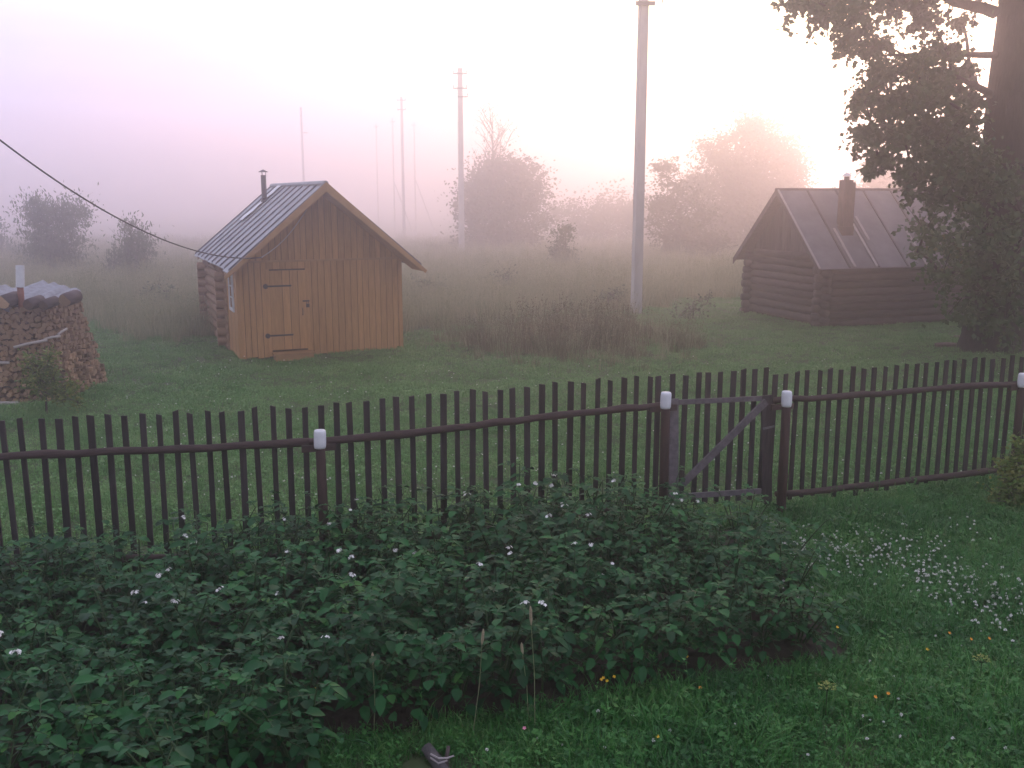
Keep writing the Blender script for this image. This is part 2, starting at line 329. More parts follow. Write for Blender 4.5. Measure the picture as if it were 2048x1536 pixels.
def scatter(name, label, pts, rotz, scale, coll, tilt=0.12):
    coll, n = coll
    pts = np.asarray(pts); k = len(pts)
    me_ = bpy.data.meshes.new(name); me_.vertices.add(k); me_.vertices.foreach_set('co', pts.astype(np.float32).ravel())
    at = me_.attributes.new('rot', 'FLOAT_VECTOR', 'POINT')
    at.data.foreach_set('vector', np.stack([rng.normal(0,tilt,k), rng.normal(0,tilt,k), rotz], -1).astype(np.float32).ravel())
    at = me_.attributes.new('sca', 'FLOAT_VECTOR', 'POINT')
    sc_ = np.stack([scale, scale, scale*rng.uniform(0.8,1.2,k)], -1); at.data.foreach_set('vector', sc_.astype(np.float32).ravel())
    at = me_.attributes.new('pick', 'INT', 'POINT'); at.data.foreach_set('value', rng.integers(0, n, k).astype(np.int32))
    ob = bpy.data.objects.new(name, me_); COL.objects.link(ob); ob['kind'] = 'stuff'; ob['label'] = label
    g = bpy.data.node_groups.new(name, 'GeometryNodeTree')
    g.interface.new_socket('Geometry', in_out='INPUT', socket_type='NodeSocketGeometry')
    g.interface.new_socket('Geometry', in_out='OUTPUT', socket_type='NodeSocketGeometry')
    gi = g.nodes.new('NodeGroupInput'); go = g.nodes.new('NodeGroupOutput')
    ip = g.nodes.new('GeometryNodeInstanceOnPoints'); ci = g.nodes.new('GeometryNodeCollectionInfo')
    ci.inputs['Collection'].default_value = coll; ci.inputs['Separate Children'].default_value = True; ci.inputs['Reset Children'].default_value = True
    def na(t, nm):
        x = g.nodes.new('GeometryNodeInputNamedAttribute'); x.data_type = t; x.inputs['Name'].default_value = nm; return x.outputs['Attribute']
    g.links.new(gi.outputs[0], ip.inputs['Points']); g.links.new(ci.outputs[0], ip.inputs['Instance'])
    ip.inputs['Pick Instance'].default_value = True
    g.links.new(na('INT','pick'), ip.inputs['Instance Index']); g.links.new(na('FLOAT_VECTOR','rot'), ip.inputs['Rotation']); g.links.new(na('FLOAT_VECTOR','sca'), ip.inputs['Scale'])
    g.links.new(ip.outputs[0], go.inputs[0])
    md = ob.modifiers.new('tufts', 'NODES'); md.node_group = g
    return ob
def pts_in(x0, x1, y0, y1, dens, keep):
    n = int((x1-x0)*(y1-y0)*dens); x = rng.uniform(x0, x1, n); y = rng.uniform(y0, y1, n)
    k = keep(x, y); x = x[k]; y = y[k]
    return np.stack([x, y, hgt(x, y)-0.005], -1)
def inview(x, y, m=1.0): return np.abs(x) < (y*0.56 + m)
def pnoise(x, y, s): return 0.5+0.25*(np.sin(x*s+1.3*np.sin(y*s*0.7))+np.sin(y*s*1.3+0.8*np.sin(x*s*0.9)))

FENCE_PTS = [V(-8.0,7.55,0), V(-1.80,8.50,0), V(1.61,9.68,0), V(2.85,10.10,0), V(6.30,11.52,0), V(9.5,12.9,0)]
def fence_y(x):
    return np.interp(x, [p.x for p in FENCE_PTS], [p.y for p in FENCE_PTS])
SH_A = R(23.7); SH_O = gp(482,721); SH_U = V(math.cos(SH_A),math.sin(SH_A),0); SH_W = V(-math.sin(SH_A),math.cos(SH_A),0); SH_L = 5.1; SH_B = 3.50
CB_A = R(19); CB_O = gp(1640,655); CB_U = V(math.cos(CB_A),math.sin(CB_A),0); CB_W = V(-math.sin(CB_A),math.cos(CB_A),0); CB_L = 5.6; CB_B = 3.3
def in_rect(x, y, o, u, w_, l, d, m=0.0):
    a = (x-o.x)*u.x+(y-o.y)*u.y; b = (x-o.x)*w_.x+(y-o.y)*w_.y
    return (a > -m) & (a < l+m) & (b > -m) & (b < d+m)
def weedy(x, y):                    # the rank weeds in the middle of the yard
    d = ((x-1.55)/3.3)**2 + ((y-22.4)/3.2)**2
    return d + 0.35*(pnoise(x, y, 1.7)-0.5)
def meadow_edge(x):
    return 25.2 + 2.2*np.sin(x*0.33+0.5) + 1.0*np.sin(x*0.9) + 6.5*sstep(2.5, 6.5, x)
def built(x, y): return in_rect(x,y,SH_O,SH_U,SH_W,SH_B,SH_L,-0.05) | in_rect(x,y,CB_O,CB_U,CB_W,CB_L,CB_B,-0.05)

tl = tuft_set('lawn_tuft', [((('lt'), 22, 0.10, 0.075, 0.006, M['lawn']), dict(lean=0.9, broad=6)) for _ in range(4)])
p = pts_in(-13, 14, 7.5, 34, 150, lambda x, y: inview(x, y) & (y > fence_y(x)+0.05) & (y < meadow_edge(x)+0.8) & ~built(x, y) & (rng.random(len(x)) < np.clip(14/y, 0.35, 1)**1.3))
k = len(p); scatter('lawn_grass', 'short mown grass behind the picket fence', p, rng.uniform(0,6.28,k), rng.uniform(0.7,1.35,k)*(0.75+0.5*pnoise(p[:,0],p[:,1],2.1)), tl)
tn = tuft_set('garden_tuft', [((('gt'), 26, 0.09, 0.15, 0.007, M['nlawn']), dict(lean=1.1, broad=7)) for _ in range(4)] + [((('gt'), 8, 0.09, 0.09, 0.008, M['nlawn']), dict(lean=1.0, broad=26))])
p = pts_in(-3.5, 8, 4.3, 13, 330, lambda x, y: inview(x, y, .6) & (y < fence_y(x)+0.1) & ~in_bed(x, y, -0.03+0.0*x) & (np.hypot(x+.52, y-5.25) > .17))
k = len(p); scatter('garden_grass', 'uncut green grass and clover in the garden', p, rng.uniform(0,6.28,k), rng.uniform(0.55,1.25,k)*(0.7+0.6*pnoise(p[:,0],p[:,1],2.6)), tn, 0.2)
tg = tuft_set('long_tuft', [((('lg'), 9, 0.07, 0.30, 0.008, M['nlawn']), dict(lean=1.5, seeds=2)) for _ in range(4)])
p = pts_in(-2.2, 8, 4.3, 12.5, 26, lambda x, y: inview(x, y, .6) & (y < fence_y(x)-0.15) & ~in_bed(x, y, 0.0) & (np.hypot(x+.5, y-5.15) > .5) & (rng.random(len(x)) < 0.25+0.75*(pnoise(x,y,1.9) > .55)))
k = len(p); scatter('long_grass', 'longer arching grass blades scattered through the garden grass', p, rng.uniform(0,6.28,k), rng.uniform(0.5,1.05,k), tg, 0.2)
tm = tuft_set('meadow_tuft', [((('mt'), 26, 0.22, 0.55, 0.010, M['meadow']), dict(lean=0.7, seeds=9)) for _ in range(4)])
p = pts_in(-75, 78, 22, 135, 13, lambda x, y: inview(x, y, 2) & (y > meadow_edge(x)+0.5*np.sin(x*5)) & ~built(x, y) & (rng.random(len(x)) < np.clip(30/y, 0.1, 1)**1.6))
k = len(p); scatter('meadow_grass', 'tall dry meadow grass fading into the fog', p, rng.uniform(0,6.28,k), rng.uniform(0.7,1.2,k)*(0.75+0.5*pnoise(p[:,0],p[:,1],0.8))*(1+0.5*sstep(40,110,p[:,1])), tm)
tw = tuft_set('weed_tuft', [((('wt'), 24, 0.20, 0.50, 0.012, M['weeds']), dict(lean=0.6, seeds=10, broad=30)) for _ in range(3)] + [((('wt'), 24, 0.22, 0.50, 0.010, M['meadow']), dict(lean=0.7, seeds=9)) for _ in range(2)])
p = pts_in(-4, 8, 18, 28, 26, lambda x, y: (weedy(x, y) < 1.15) & ~built(x, y) & (rng.random(len(x)) < 1.25-weedy(x, y)))
k = len(p); scatter('rank_weeds', 'thicket of brownish rank weeds around the pole foot', p, rng.uniform(0,6.28,k), rng.uniform(0.5,1.35,k)*(0.55+0.7*pnoise(p[:,0],p[:,1],1.4))*(1.1-0.55*np.clip(weedy(p[:,0],p[:,1]),0,1)), tw)

# ------------------------------------------------------------------ picket fence, gate and the white tubs on its posts
def fence_at(px, py):               # where the sight line through a picket top meets the fence
    r = ray(px, py); a = math.atan2(r.x, r.y)
    for i in range(len(FENCE_PTS)-1):
        A, B = FENCE_PTS[i], FENCE_PTS[i+1]
        aa, ab = math.atan2(A.x, A.y), math.atan2(B.x, B.y)
        if aa <= a <= ab:
            d = B-A; den = r.x*d.y - r.y*d.x
            s_ = (A.x*d.y - A.y*d.x)/den
            p = V(r.x*s_, r.y*s_, CAM_H + r.z*s_); return p, d.normalized()
fl = thing('picket_fence', (-1.8, 8.5, 0), 'long dark picket fence behind the potato plants, ending at the gate', 'fence')
fr = thing('picket_fence', (2.85, 10.1, 0), 'dark picket fence running from the gate to the right edge', 'fence')
gt = thing('garden_gate', (1.7, 9.7, 0), 'grey wooden picket gate with a diagonal brace', 'gate')
def picket(parent, px, py, wid=0.051, ln=1.42):
    p, d = fence_at(px, py); n = V(d.y, -d.x, 0)
    wid *= random.uniform(0.82, 1.16); top = p.z + random.uniform(-.020,.016); lean = d*random.uniform(-.018,.018)
    b = V(p.x, p.y, top-ln+random.uniform(-.03,.03)); t = V(p.x, p.y, top)+lean
    th = 0.022; m = MB(); h_ = d*wid/2; sl = random.uniform(-.008,.008)
    rk = n*0.0
    ring0 = [b-h_-n*0, b+h_-n*0, b+h_-n*th, b-h_-n*th]; ring1 = [t-h_+V(0,0,-sl), t+h_+V(0,0,sl), t+h_-n*th+V(0,0,sl), t-h_-n*th-V(0,0,sl)]
    m.add(ring0+ring1, [(0,3,2,1),(4,5,6,7),(0,1,5,4),(1,2,6,5),(2,3,7,6),(3,0,4,7)])
    m.build('picket', M['fence'], parent)
LX = [-128,-94,-60,-27,6.8,41.5,78,112.5,146,179.5,212.5,246.5,281,314,347.5,380.5,413.5,446,479,512,543.5,575,606.5]
for x in LX: picket(fl, x, 841.5-0.0475*x)
MX = [105,191,275,358,441,526,607,687,767,848,925,1005,1079,1155,1230,1306,1383,1457,1530,1604,1677,1746,1817,1886]
MX = [600+x/2.695 for x in MX]
for x in MX: picket(fl, x, 808-0.0857*(x-639))
picket(fl, 1318, 749)
GX = [275,332,398,458,517,575,632,690,743]; GX = [1240+x/2.535 for x in GX]
for i, x in enumerate(GX): picket(gt, x, 749-0.062*(x-1349), 0.051, 1.40)
RX = [785,843,900,960,1018,1076,1130,1187,1243,1297,1350,1402,1453,1506,1558,1607,1658,1708,1755,1803,1852,1900,1950,1993]
RX = [1240+x/2.535 for x in RX]+[2048,2066,2085]
for x in RX: picket(fr, x, 746-0.0705*(x-1560), 0.051, 1.42)
def rail(parent, pts, r=0.036, off=0.039):
    out = []
    for px, py in pts:
        p, d = fence_at(px, py); out.append(p + V(d.y,-d.x,0)*off)
    n = []
    for i in range(len(out)-1):
        for k in range(6): n.append(out[i].lerp(out[i+1], k/6)+V(0,0,random.uniform(-.010,.010)))
    n.append(out[-1])
    return one('tube', 'rail', M['rail'], parent, n, [r*random.uniform(.86,1.12) for _ in n], 10, smooth=True)
rail(fl, [(-130,917),(0,912),(300,899),(655,881)]); rail(fl, [(618,884),(900,855),(1150,826),(1338,806)])
rail(fr, [(1545,799),(1750,786),(2060,763)]); rail(fr, [(1548,987),(1750,967),(2060,930)])
for px0, px1, y0, y1 in ((-130,650,1128,1104),(625,1335,1104,1002)):    # lower rails, among the potato leaves
    rail(fl, [(px0,y0),((px0+px1)/2,(y0+y1)/2),(px1,y1)])
def post(parent, px, ytop, r=0.044, off=0.10):
    p, d = fence_at(px, ytop); n = V(d.y,-d.x,0); b = p+n*off
    b0 = V(b.x, b.y, -0.4); t = V(b.x, b.y, p.z)
    one('tube', 'post', M['post'], parent, [b0, b0.lerp(t,.5)+V(.006,0,0), t], [r*1.06, r, r*0.97], 10, smooth=True)
    return t, d
tops = [post(fl,637,880), post(fl,1322,803,0.050), post(fr,1562,800,0.050), post(fr,2030,763)]
# cleats where the rails meet at the posts
for i, (t, d) in enumerate(tops):
    pr = (fl, fl, fr, fr)[i]; c = t - V(0,0,0.05) + V(d.y,-d.x,0)*(-0.045)
    one('box', 'cleat', M['rail'], pr, c-d*0.16-V(0,0,0.035), d*(0.30 if i < 2 else 0.26), V(d.y,-d.x,0)*0.03, V(0,0,0.06))
CL = ['first from the left, over the potato leaves', 'on the gate post at the brace\'s low end', 'on the gate post at the latch side', 'cut by the right picture edge']
for i, (t, d) in enumerate(tops):
    lab = ['white plastic tub capping the fence post above the potato leaves', 'white plastic tub upside down on the gate post by the brace foot',
           'white plastic tub upside down on the gate post by the brace top', 'white plastic tub on the fence post at the right picture edge'][i]
    r0 = 0.054; h = 0.165; prof = [(0.0,0.165),(0.046,0.165),(0.053,0.155),(0.056,0.13),(0.0565,0.06),(0.055,0.02),(0.050,0.0),(0.046,0.0),(0.046,0.15)]
    vs = []; fs = []; n = 18; dz = t.z-0.145+0.03; tl_ = random.uniform(-.05,.05)
    for (r, z) in prof:
        for k in range(n):
            a = 2*math.pi*k/n; vs.append(V(t.x+r*0.98*math.cos(a)+tl_*(z-.08), t.y+r*0.98*math.sin(a), t.z-0.05+z))
    for j in range(len(prof)-1):
        for k in range(n): fs.append((j*n+k, (j+1)*n+k, (j+1)*n+(k+1)%n, j*n+(k+1)%n))
    o = mk('plastic_tub', vs, fs, M['cup'], None, True, base=t); tag(o, lab, 'tub', 'white tubs on the fence posts')
# gate frame, on the garden side of its pickets
def gpt(px, py, off=0.0):
    p, d = fence_at(px, py); return p + V(d.y,-d.x,0)*off, d
def gboard(name, a, b, wid, th=0.028, off=0.002, mat='gate'):
    A, d = gpt(*a, off); B, _ = gpt(*b, off); n = V(d.y,-d.x,0)
    ax = (B-A).normalized(); sd_ = ax.cross(n).normalized()
    return one('box', name, M[mat], gt, A-sd_*wid/2, B-A, sd_*wid, n*th)
gboard('stile', (1345,1004), (1345,797), 0.105, off=0.004, mat='gate'); 
gboard('stile', (1531,1003), (1531,790), 0.12, off=0.004, mat='fence')
gboard('top_rail', (1354,804), (1521,796), 0.05); gboard('bottom_rail', (1354,992), (1520,981), 0.055)
gboard('brace', (1360,966), (1527,801), 0.075, off=0.034)
gboard('strap', (1522,856), (1545,851), 0.022, 0.006, 0.036, 'steel')

# ------------------------------------------------------------------ log-and-board bath house (orange)
sh = thing('bath_house', SH_O, 'orange-brown boarded bath house with log back part and grey ribbed roof', 'shed')
def sp(u, d, z): return SH_O + SH_U*u + SH_W*d + V(0,0,z)
FW = -SH_W                          # outward from the facade
EV, SL = 2.06, 0.84                 # wall top, roof slope
APX = EV + SL*SH_B/2
wall = one('prism', 'wall', M['core'], sh, [sp(0.03,0.03,0.05), sp(SH_B-0.03,0.03,0.05), sp(SH_B-.03,0.03,EV), sp(SH_B/2,0.03,APX-.05), sp(0.03,0.03,EV)], SH_W*(1.60))
D0, D1, DZ0, DZ1 = 0.645, 1.42, 0.17, 1.86       # door opening
u = 0.0
while u < SH_B-0.01:
    wd = min(random.choice([0.118,0.132,0.145]), SH_B-u); c = u+wd/2
    if c < D0 or c > D1:
        zb = 0.02+random.uniform(0,.03)
        one('box', 'board', M['oboard'], wall, sp(u+.005,0,zb), SH_U*(wd-.010), FW*random.uniform(.018,.023), V(0,0,EV-zb-0.03))
    else:
        one('box', 'board', M['oboard'], wall, sp(u+.003,0,DZ1+.02), SH_U*(wd-.006), FW*.02, V(0,0,EV-DZ1-0.05))
    u += wd
u = 0.0
while u < SH_B-0.01:                # gable boards
    wd = min(random.choice([0.118,0.132,0.145]), SH_B-u); a, b = u+.005, u+wd-.005
    za = EV+0.02+SL*min(a, SH_B-a); zb = EV+0.02+SL*min(b, SH_B-b)
    ring = [sp(a,-.022,EV-.01), sp(b,-.022,EV-.01), sp(b,-.022,max(zb,EV+.03)), sp(a,-.022,max(za,EV+.03))]
    one('prism', 'board', M['oboard'], wall, ring, FW*random.uniform(.018,.024)); u += wd
one('box', 'sill_trim', M['otrim'], sh, sp(-.02,-.024,EV-0.035), SH_U*(SH_B+.04), FW*.035, V(0,0,.04))
for u0 in (-0.03, SH_B-0.05): one('box', 'corner_trim', M['oboard'], sh, sp(u0,-.026,0.04), SH_U*.08, FW*.015, V(0,0,EV-.08))
# side of the porch, seen at a slant, with its window
d = 0.0; WD0, WD1, WZ0, WZ1 = 0.42, 0.98, 1.02, 1.72
while d < 1.60-0.01:
    wd = min(0.132, 1.60-d); c = d+wd/2
    segs = [(0.03, EV+.06)] if not (WD0 < c < WD1) else [(0.03, WZ0), (WZ1, EV+.06)]
    for z0, z1 in segs: one('box', 'board', M['oboard'], wall, sp(0.0,d+.003,z0), -SH_U*.02, SH_W*(wd-.006), V(0,0,z1-z0))
    one('box', 'board', M['oboard'], wall, sp(SH_B,d+.003,.03), SH_U*.02, SH_W*(wd-.006), V(0,0,EV))
    d += wd
win = one('box', 'window', M['glass'], sh, sp(-.004,WD0,WZ0), SH_U*.012, SH_W*(WD1-WD0), V(0,0,WZ1-WZ0))
for dd, zz, ld, lz in ((WD0-.05,WZ0-.05,.06,.80),(WD1-.01,WZ0-.05,.06,.80),(WD0,WZ0-.05,WD1-WD0,.06),(WD0,WZ1-.01,WD1-WD0,.06)):
    one('box', 'frame', M['white'], win, sp(-.045,dd,zz), SH_U*.05, SH_W*ld, V(0,0,lz))
for zz in (WZ0+.22, WZ0+.46): one('box', 'glazing_bar', M['white'], win, sp(-.025,WD0,zz), SH_U*.02, SH_W*(WD1-WD0), V(0,0,.025))
one('box', 'glazing_bar', M['white'], win, sp(-.028,(WD0+WD1)/2-.012,WZ0), SH_U*.02, SH_W*.025, V(0,0,WZ1-WZ0))
# door
dr = one('box', 'door', M['core'], sh, sp(D0+.01,-.005,DZ0), SH_U*(D1-D0-.02), FW*.012, V(0,0,DZ1-DZ0))
ub = [D0+.01, D0+.27, D0+.43, D0+.60, D1-.01]
for i in range(4): one('box', 'door_board', M['oboard'], dr, sp(ub[i]+.005,-.018,DZ0+.01), SH_U*(ub[i+1]-ub[i]-.010), FW*.02, V(0,0,DZ1-DZ0-.02))
for zz in (1.53, 0.49):
    m = MB(); m.box(sp(D0-.02,-.040,zz-.018), SH_U*.48, FW*.008, V(0,0,.036)); m.prism([sp(D0-.075+.055*math.cos(a),-.040,zz+.055*math.sin(a)) for a in np.linspace(0,2*math.pi,9)[:-1]], FW*.009)
    m.build('strap_hinge', M['iron'], dr)
m = MB(); m.box(sp(D1-.09,-.04,1.18), SH_U*.14, FW*.012, V(0,0,.03)); m.build('hasp', M['iron'], dr)
lk = MB(); lk.box(sp(D1-.02,-.045,1.06), SH_U*.065, FW*.03, V(0,0,.075))
lk.tube([sp(D1-.008,-.06,1.135), sp(D1-.005,-.06,1.18), sp(D1+.012,-.06,1.195), sp(D1+.03,-.06,1.18), sp(D1+.033,-.06,1.135)], .006, 6); lk.build('padlock', M['iron'], dr)
m = MB(); m.tube([sp(D1-.10,-.04,1.05), sp(D1-.10,-.075,1.03), sp(D1-.10,-.075,0.92), sp(D1-.10,-.04,0.90)], .009, 6); m.build('handle', M['iron'], dr)
for u0 in (D0-.06, D1-.012): one('box', 'door_jamb', M['oboard'], sh, sp(u0,-.004,.05), SH_U*.072, FW*.028, V(0,0,DZ1-.03))
st = one('box', 'step', M['otrim'], sh, sp(D0+.02,-.05,-.02), SH_U*(D1-D0+.02), FW*.30, V(0,0,.13))
one('box', 'tread', M['otrim'], st, sp(D0-.01,-.026,.112), SH_U*(D1-D0+.08), FW*.34, V(0,0,.028))
# log part behind the porch
LG = 0.105; nlog = 9
for i in range(nlog):
    z = 0.10+i*0.205
    for (u0, sgn) in ((0.02,-1),(SH_B-0.02,1)):
        e0, e1 = (1.42, SH_L+0.22)
        lo = one('tube', 'log', M['olog'], sh, [sp(u0,e0,z), sp(u0,3.0,z+.006), sp(u0,e1,z)], [LG,LG*1.02,LG], 12, smooth=True)
        one('tube', 'log_end', M['logend'], lo, [sp(u0,e0-.003,z), sp(u0,e0+.02,z)], LG*.98, 12)
    for dd in (1.66, SH_L-.02):
        z2 = z+0.10
        if z2 < EV-.35: one('tube', 'log', M['olog'], sh, [sp(-0.24,dd,z2), sp(SH_B/2,dd,z2), sp(SH_B+.24,dd,z2)], LG, 12, smooth=True)
one('prism', 'back_gable', M['olog'], sh, [sp(0,SH_L,EV), sp(SH_B,SH_L,EV), sp(SH_B/2,SH_L,APX)], SH_W*.05)
# roof
OV, FO, BO = 0.22, 0.78, 0.20       # eaves, front, back overhang
rf = MB()
for sgn in (-1, 1):
    def rp_(s, d_, h_): # s: horizontal run from ridge
        return sp(SH_B/2+sgn*s, d_, APX+0.03-SL*s) + V(0,0,h_)
    RUN = SH_B/2+OV
    ring = [rp_(0,-FO,0), rp_(RUN,-FO,0), rp_(RUN,-FO,.035), rp_(0,-FO,.035)]
    rf.prism(ring, SH_W*(SH_L+FO+BO))
roof = rf.build('roof', M['dboard'], sh)
nP = 9; dP = (SH_L+FO+BO)/nP
for sgn in (-1, 1):
    def rp_(s, d_, h_): return sp(SH_B/2+sgn*s, d_, APX+0.03-SL*s) + V(0,0,h_)
    for i in range(nP):
        d0 = -FO+i*dP; jit = random.uniform(-.02,.02)
        for (s0, s1, hh) in ((0.0, RUN*0.36, .062), (RUN*0.33, RUN*0.70, .054), (RUN*0.67, RUN+.05+jit, .046)):
            ring = [rp_(s0,d0+.01,hh-.006), rp_(s1,d0+.01,hh-.012), rp_(s1,d0+.01,hh), rp_(s0,d0+.01,hh+.006)]
            one('prism', 'roof_sheet', M['roofp'], roof, ring, SH_W*(dP-.02))
    for i in range(nP+1):
        d0 = -FO+i*dP-.03 if i else -FO+.02
        ring = [rp_(0,d0,.05), rp_(RUN+.03,d0,.04), rp_(RUN+.03,d0,.085), rp_(0,d0,.10)]
        one('prism', 'roof_rib', M['roofrib'], roof, ring, SH_W*.05)
    # barge boards and soffit
    ring = [rp_(0,-FO-.03,-.09), rp_(RUN+.10,-FO-.03,-.06), rp_(RUN+.14,-FO-.03,.03), rp_(0,-FO-.03,.10)]
    one('prism', 'barge_board', M['otrim'], roof, ring, SH_W*.028)
    ring = [rp_(0,-FO-.002,-.10), rp_(RUN+.04,-FO-.002,-.07), rp_(RUN+.04,-FO-.002,-.045), rp_(0,-FO-.002,-.06)]
    one('prism', 'soffit', M['otrim'], roof, ring, SH_W*(FO-.03))
    for dd in (0.9, 2.0, 3.1, SH_L+.1):
        ring = [rp_(RUN-.45,dd,-.15), rp_(RUN-.02,dd,-.13), rp_(RUN-.02,dd,-.015), rp_(RUN-.45,dd,-.015)]
        one('prism', 'rafter_end', M['olog'], roof, ring, SH_W*.06)
one('tube', 'ridge_cap', M['roofp'], roof, [sp(SH_B/2,-FO+.03,APX+.10), sp(SH_B/2,SH_L+BO,APX+.10)], .06, 8)
def rl(s, d_, h_): return sp(SH_B/2-s, d_, APX+0.03-SL*s) + V(0,0,h_)
CHS, CHD = 0.46, 3.80
fl_ = MB(); pts = []
for k in range(9):
    s = k/8*1.02; w0 = 0.19+.05*math.sin(k*1.1); dd = CHD+.10+0.06*math.sin(k*.9)
    pts.append((rl(s,dd-w0,.112+.012*(k%2)), rl(s,dd+w0,.115+.012*(k%2))))
vs = [x for p_ in pts for x in p_]; fs = [(2*i,2*i+1,2*i+3,2*i+2) for i in range(8)]
vs += [v+V(0,0,-.008) for v in vs[:]]; n2 = len(pts)*2; fs += [tuple(n2+j for j in reversed(f)) for f in fs[:8]]
mk('tin_strip', vs, fs, M['flash'], roof)
cb = rl(CHS,CHD,-.1); ctop = cb.z+0.80
ch = one('tube', 'chimney', M['pipe'], sh, [cb, V(cb.x,cb.y,ctop)], .062, 14, smooth=True)
m = MB(); m.tube([V(cb.x,cb.y,ctop+.07), V(cb.x,cb.y,ctop+.075), V(cb.x,cb.y,ctop+.13)], [.115,.118,.01], 14); m.build('rain_cap', M['pipe'], ch, True)
m = MB()
for a in (0.3,2.4,4.5): m.tube([V(cb.x+.055*math.cos(a),cb.y+.055*math.sin(a),ctop-.02), V(cb.x+.06*math.cos(a),cb.y+.06*math.sin(a),ctop+.08)], .007, 5)
m.build('cap_bracket', M['pipe'], ch)
one('tube', 'collar', M['pipe'], ch, [cb+V(0,0,.16), cb+V(0,0,.22)], [.085,.068], 14, smooth=True)

# the cable from the gable over the yard
A = sp(SH_B/2-.25,-.04,APX-.42); B1 = sp(0.38,-FO-.07,EV+.12)
pts = [A.lerp(B1, t)+V(0,0,-.12*math.sin(math.pi*t)) for t in np.linspace(0,1,12)]
o = one('tube', 'cable', M['batten'], None, pts, .009, 6); tag(o, 'pale slack wire looped across the gable of the orange bath house', 'wire')
C1 = B1; E1 = dp(-160,150,11.0)
pts = []
for t in np.linspace(0,1,40):
    p_ = C1.lerp(E1, t); pts.append(p_+V(0,0,-1.05*4*t*(1-t)*0.55))
o = one('tube', 'cable', M['cable'], None, pts, .011, 6, smooth=True); tag(o, 'black overhead cable sagging from upper left down to the bath house', 'cable')

# ------------------------------------------------------------------ old grey log cabin
cbn = thing('log_cabin', CB_O, 'old grey log cabin with felt roof and tall brown chimney, half behind the tree', 'cabin')
def cp(u, d, z): return CB_O + CB_U*u + CB_W*d + V(0,0,z)
CE, CS = 1.86, 0.98; CAP = CE + CS*CB_B/2
NL = 9; LR = 0.104
one('prism', 'wall', M['core'], cbn, [cp(.02,.02,0), cp(CB_L-.02,.02,0), cp(CB_L-.02,CB_B-.02,0), cp(.02,CB_B-.02,0)], V(0,0,CE))
for i in range(NL):
    z = 0.09+i*0.2
    for dd in (0.0, CB_B):
        b_ = random.uniform(-.012,.012)
        one('tube', 'log', M['dlog'], cbn, [cp(-.26+random.uniform(-.05,.05),dd,z), cp(CB_L/2,dd,z+b_), cp(CB_L+.26,dd,z)], [LR*random.uniform(.92,1.05) for _ in range(3)], 12, smooth=True)
    for uu in (0.0, CB_L):
        b_ = random.uniform(-.012,.012)
        e_ = (-.26 if i < 7 else (-.05 if i == 7 else .14))
        if i < NL: one('tube', 'log', M['dlog'], cbn, [cp(uu,e_+random.uniform(-.03,.03),z+.1), cp(uu,CB_B/2,z+.1+b_), cp(uu,CB_B-e_,z+.1)], [LR*random.uniform(.92,1.05) for _ in range(3)], 12, smooth=True)
gb = one('prism', 'gable', M['core'], cbn, [cp(.05,0.05,CE), cp(.05,CB_B-.05,CE), cp(.05,CB_B/2,CAP-.06)], CB_U*.05)
d = 0.02
while d < CB_B-0.02:
    wd = min(random.uniform(.12,.17), CB_B-.02-d); a, b = d+.004, d+wd-.004
    za = CE+.05+CS*min(a,CB_B-a); zb = CE+.05+CS*min(b,CB_B-b)
    ring = [cp(.045,a,CE+.02), cp(.045,b,CE+.02), cp(.045,b,zb), cp(.045,a,za)]
    one('prism', 'gable_board', M['dboard'], gb, ring, -CB_U*random.uniform(.018,.03)); d += wd
one('prism', 'gable_back', M['dboard'], cbn, [cp(CB_L,0,CE), cp(CB_L,CB_B,CE), cp(CB_L,CB_B/2,CAP)], -CB_U*.05)
CO, CF = 0.36, 0.40; CRUN = CB_B/2+CO
m = MB()
def cr(s, sgn, u_, h_): return cp(u_, CB_B/2+sgn*s, CAP+.04-CS*s)+V(0,0,h_)
for sgn in (-1,1): m.prism([cr(0,sgn,-CF,0), cr(CRUN,sgn,-CF,0), cr(CRUN,sgn,-CF,.03), cr(0,sgn,-CF,.03)], CB_U*(CB_L+2*CF))
croof = m.build('roof', M['dboard'], cbn)
nS = 7; dS = (CB_L+2*CF)/nS
for sgn in (-1,1):
    for i in range(nS):
        u0 = -CF+i*dS
        one('prism', 'felt_strip', M['felt'], croof, [cr(0,sgn,u0+.004,.034), cr(CRUN+.04,sgn,u0+.004,.034), cr(CRUN+.04,sgn,u0+.004,.046), cr(0,sgn,u0+.004,.046)], CB_U*(dS-.008))
    for i in range(nS+1):
        u0 = -CF+i*dS-.025; pale = sgn < 0 and i in (0,)
        one('prism', 'batten', M['batten'] if pale else M['dboard'], croof, [cr(0.02,sgn,u0,.044), cr(CRUN+.03,sgn,u0,.044), cr(CRUN+.03,sgn,u0,.075), cr(0.02,sgn,u0,.075)], CB_U*.05)
    ring = [cr(0,sgn,-CF-.002,-.12), cr(CRUN+.02,sgn,-CF-.002,-.10), cr(CRUN+.02,sgn,-CF-.002,0.034), cr(0,sgn,-CF-.002,.034)]
    one('prism', 'barge_board', M['dboard'], croof, ring, -CB_U*.025)
for u0, s0, s1 in ((0.62,1.10,CRUN+.04), (1.30,0.98,CRUN+.04), (1.52,0.80,1.40), (2.9,1.2,CRUN+.04)):
    one('prism', 'batten', M['batten'], croof, [cr(s0,-1,u0,.078), cr(s1,-1,u0,.078), cr(s1,-1,u0,.105), cr(s0,-1,u0,.105)], CB_U*.075)
one('tube', 'ridge_pole', M['dboard'], croof, [cp(-CF-.05,CB_B/2,CAP+.06), cp(CB_L+CF,CB_B/2,CAP+.06)], .05, 8)
cc = cr(1.05,-1,1.02,-.2)
